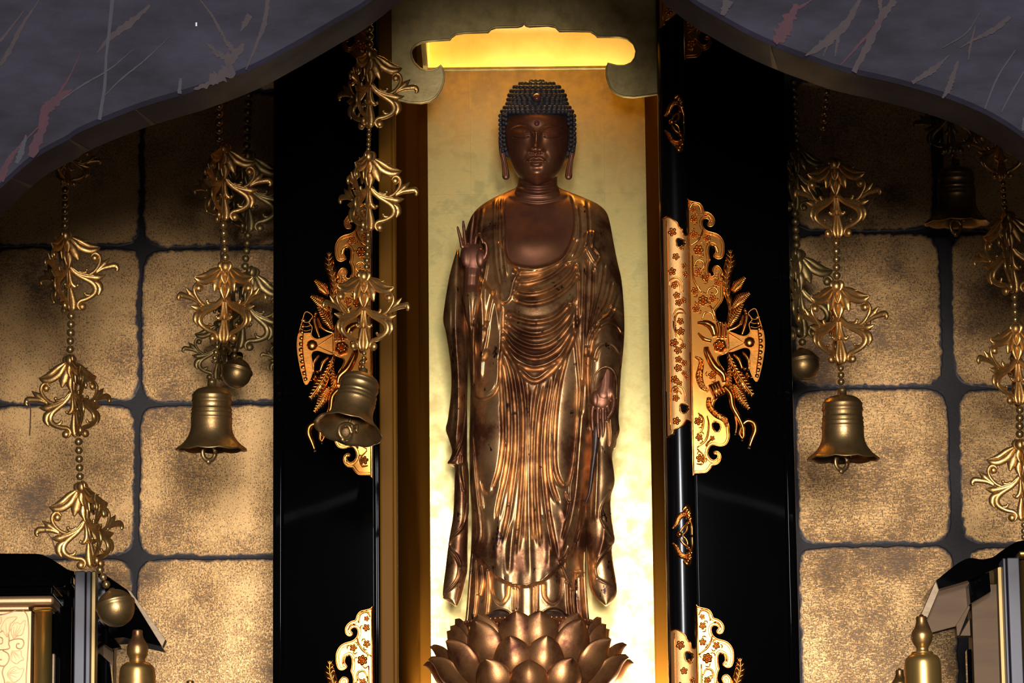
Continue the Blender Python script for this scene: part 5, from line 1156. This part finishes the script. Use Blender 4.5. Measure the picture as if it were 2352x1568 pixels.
for L in (R1([(75, 1060), (40, 1000), (10, 970), (60, 870), (130, 845), (185, 850), (120, 920), (100, 1000)]), R1([(150, 1075), (125, 1010), (140, 930), (190, 905), (225, 920), (275, 880), (262, 980), (235, 1040), (180, 1045)]), R1([(130, 1215), (150, 1225), (225, 1210), (235, 1270), (258, 1310), (220, 1325), (180, 1355), (125, 1320), (120, 1280)]), R1([(80, 1470), (120, 1410), (175, 1390), (210, 1415), (260, 1410), (235, 1490), (205, 1530), (150, 1560), (110, 1520)]), R1([(-30, 860), (15, 850), (10, 900), (-10, 920)]), R1([(70, 1560), (130, 1570), (170, 1620), (110, 1680), (60, 1640)])):
    A = Art(); c = smooth_curve(L, 40, closed=True); A.plate(c, -0.2, 1.6); A.rim(c, 2.0, 1.4, 1.4)
    b0 = c[0]; 
    for k in (10, 15, 20, 25, 30): A.sweep([b0, b0*0.5+c[k]*0.5, b0*0.2+c[k]*0.8], [1.6, 1.6, 0.6], 1.0, 1.6, n=6, seg=6)
    lf = A.build('leaf', cm, GOLDP, pan); md = lf.modifiers.new('edges', 'EDGE_SPLIT'); md.split_angle = 0.8
cl = column('gold_column', 97, 20, 1403, YC-0.02, GOLDC, cabL); o = rbox('column_capital', 74, 120, 1393, YC-0.03, 0.05, GOLDC, cabL, 1403, 0.004)
rbox('inner_slat', 119, 126, 1500, YC+0.03, 0.02, PALE, cabL); rbox('side_panel', 110, 172, 1369, YC+0.06, 0.10, LACQUER, cabL)
column('black_column', 150, 14, 1392, YC+0.0, LACQUER, cabL)
rbox('door_post', 172, 196, 1311, YC-0.06, 0.03, POSTM, cabL); rbox('door_post', 198, 209, 1311, YC-0.058, 0.03, POSTM, cabL); rbox('brass_edge', 210, 221, 1311, YC-0.05, 0.04, BRASSD, cabL); rbox('door_leaf', 192, 219, 1313, YC-0.03, 0.18, LACQUER, cabL)
prism('side_gable', [(215, 1312), (246, 1322), (292, 1354), (372, 1484), (284, 1463), (215, 1468)], YC+0.08, 0.10, LACQUER, cabL)
prism('gable_edge', [(292, 1353), (300, 1357), (380, 1468), (373, 1485)], YC+0.06, 0.03, PALE, cabL, 0.0008)
prism('bracket', [(215, 1425), (225, 1420), (279, 1486), (255, 1489), (215, 1462)], YC+0.05, 0.03, LACQUER, cabL); prism('bracket', [(215, 1490), (226, 1497), (253, 1522), (257, 1568), (258, 1620), (236, 1620), (229, 1520), (215, 1508)], YC+0.05, 0.03, LACQUER, cabL)
o = rbox('side_panel', 215, 262, 1462, YC+0.12, 0.05, BROWNG, cabL)
cabR = thing('lacquer_cabinet', 'black lacquered altar cabinet with brown gabled side at lower right corner', 'cabinet', P(2330, 1500, YC)*np.array([1, 1, 0])+np.array([0, 0.1, ZB]))
prism('roof_cap', np.vstack([smooth_curve([(2620, 1262), (2560, 1238), (2500, 1228), (2400, 1228), (2352, 1240), (2330, 1246), (2300, 1265), (2280, 1279), (2255, 1284), (2228, 1281), (2205, 1290), (2180, 1308), (2150, 1333)], 70), [(2156, 1352), (2195, 1341), (2225, 1332), (2272, 1312), (2300, 1300), (2620, 1300)]]), YC-0.02, 0.25, LACQUER, cabR)
prism('gable_edge', [(2149, 1335), (2157, 1353), (2130, 1418), (2113, 1418)], YC-0.01, 0.03, PALE, cabR, 0.0008)
prism('gable_board', [(2156, 1351), (2227, 1330), (2229, 1388), (2197, 1438), (2140, 1453), (2127, 1422)], YC+0.02, 0.03, BROWNG, cabR)
prism('gable_moulding', [(2196, 1436), (2226, 1388), (2229, 1394), (2203, 1460), (2198, 1460)], YC+0.0, 0.03, BROWNG, cabR, 0.001); prism('gable_moulding', [(2204, 1460), (2228, 1418), (2230, 1460)], YC+0.012, 0.03, BROWNG, cabR, 0.001)
prism('eave_block', [(2225, 1340), (2272, 1312), (2276, 1358), (2229, 1386)], YC-0.03, 0.1, LACQUER, cabR)
rbox('side_panel', 2229, 2292, 1340, YC+0.0, 0.06, BROWNG, cabR); rbox('bracket', 2221, 2232, 1490, YC-0.005, 0.03, LACQUER, cabR)
rbox('brass_edge', 2290, 2302, 1300, YC-0.02, 0.05, BRASSD, cabR); rbox('door_post', 2303, 2310, 1281, YC-0.05, 0.05, POSTM, cabR); rbox('door_post', 2313, 2341, 1280, YC-0.06, 0.05, POSTM, cabR); rbox('body', 2300, 2620, 1290, YC+0.0, 0.2, LACQUER, cabR)
column('gold_column', 2364, 20, 1285, YC-0.05, GOLDC, cabR); rbox('column_capital', 2340, 2392, 1264, YC-0.06, 0.06, GOLDC, cabR, 1276, 0.004); rbox('carved_panel', 2390, 2620, 1300, YC-0.01, 0.03, GOLDP, cabR)
# ------------------------------------------------------------------ gilded finial posts
FINM = material('worn_gilt_finial', (0.66, 0.40, 0.12), 0.88, 0.32, var=(0.22, 0.060, 0.035), vscale=9, vdetail=8, rvar=0.1, lo=0.36, hi=0.56)
def finial(cx, tip, prof, label, Y=-0.95, s=1.0):
    c = P(cx, tip, Y); m = mpp(Y)*s
    t = thing('finial_post', label, 'finial', (c[0], Y, ZB), 'gilded finial posts along the altar')
    pr = smooth_curve([(r_, y) for y, r_ in prof], 8*len(prof)); pr[:, 0] = np.maximum(pr[:, 0], 0.3)
    k = 6*len(prof)
    V, Fc = lathe([(max(0.0003, r_*m), c[2]-y*m) for r_, y in pr], 48); obj('bud', [(v[0]+c[0], v[1]+Y, v[2]) for v in V], Fc, FINM, t)
    r_, y = pr[-1]; V, Fc = lathe([(r_*m, c[2]-y*m), (r_*m*1.02, c[2]-(y+60)*m), (r_*m*0.9, c[2]-(y+62)*m), (r_*m*0.9, ZB), (0.001, ZB)], 48); obj('post', [(v[0]+c[0], v[1]+Y, v[2]) for v in V], Fc, FINM, t)
    return t
PR = [(0, 0), (1, 4), (4, 6), (7, 12), (20, 13), (30, 16), (44, 24), (54, 25), (66, 22), (76, 16), (80, 14), (86, 15), (88, 24), (93, 26), (98, 34), (108, 41), (125, 43), (160, 43)]
PL = [(0, 0), (1, 6), (3, 11), (14, 12), (22, 15), (36, 23), (47, 25), (58, 24), (66, 20), (70, 18), (72, 19), (75, 19), (78, 28), (86, 37), (96, 41), (124, 43), (160, 43)]
finial(316, 1445, PL, 'gilded pear-topped finial post beside the lower left cabinet'); finial(2116, 1410, PR, 'gilded pear-topped finial post beside the lower right cabinet')
finial(2066, 1534, PR, 'small gilded finial tip just left of the right finial post', -0.6, 0.75); finial(437, 1562, PL, 'tiny finial tip at bottom edge below the left gold wall', -0.6, 0.75)
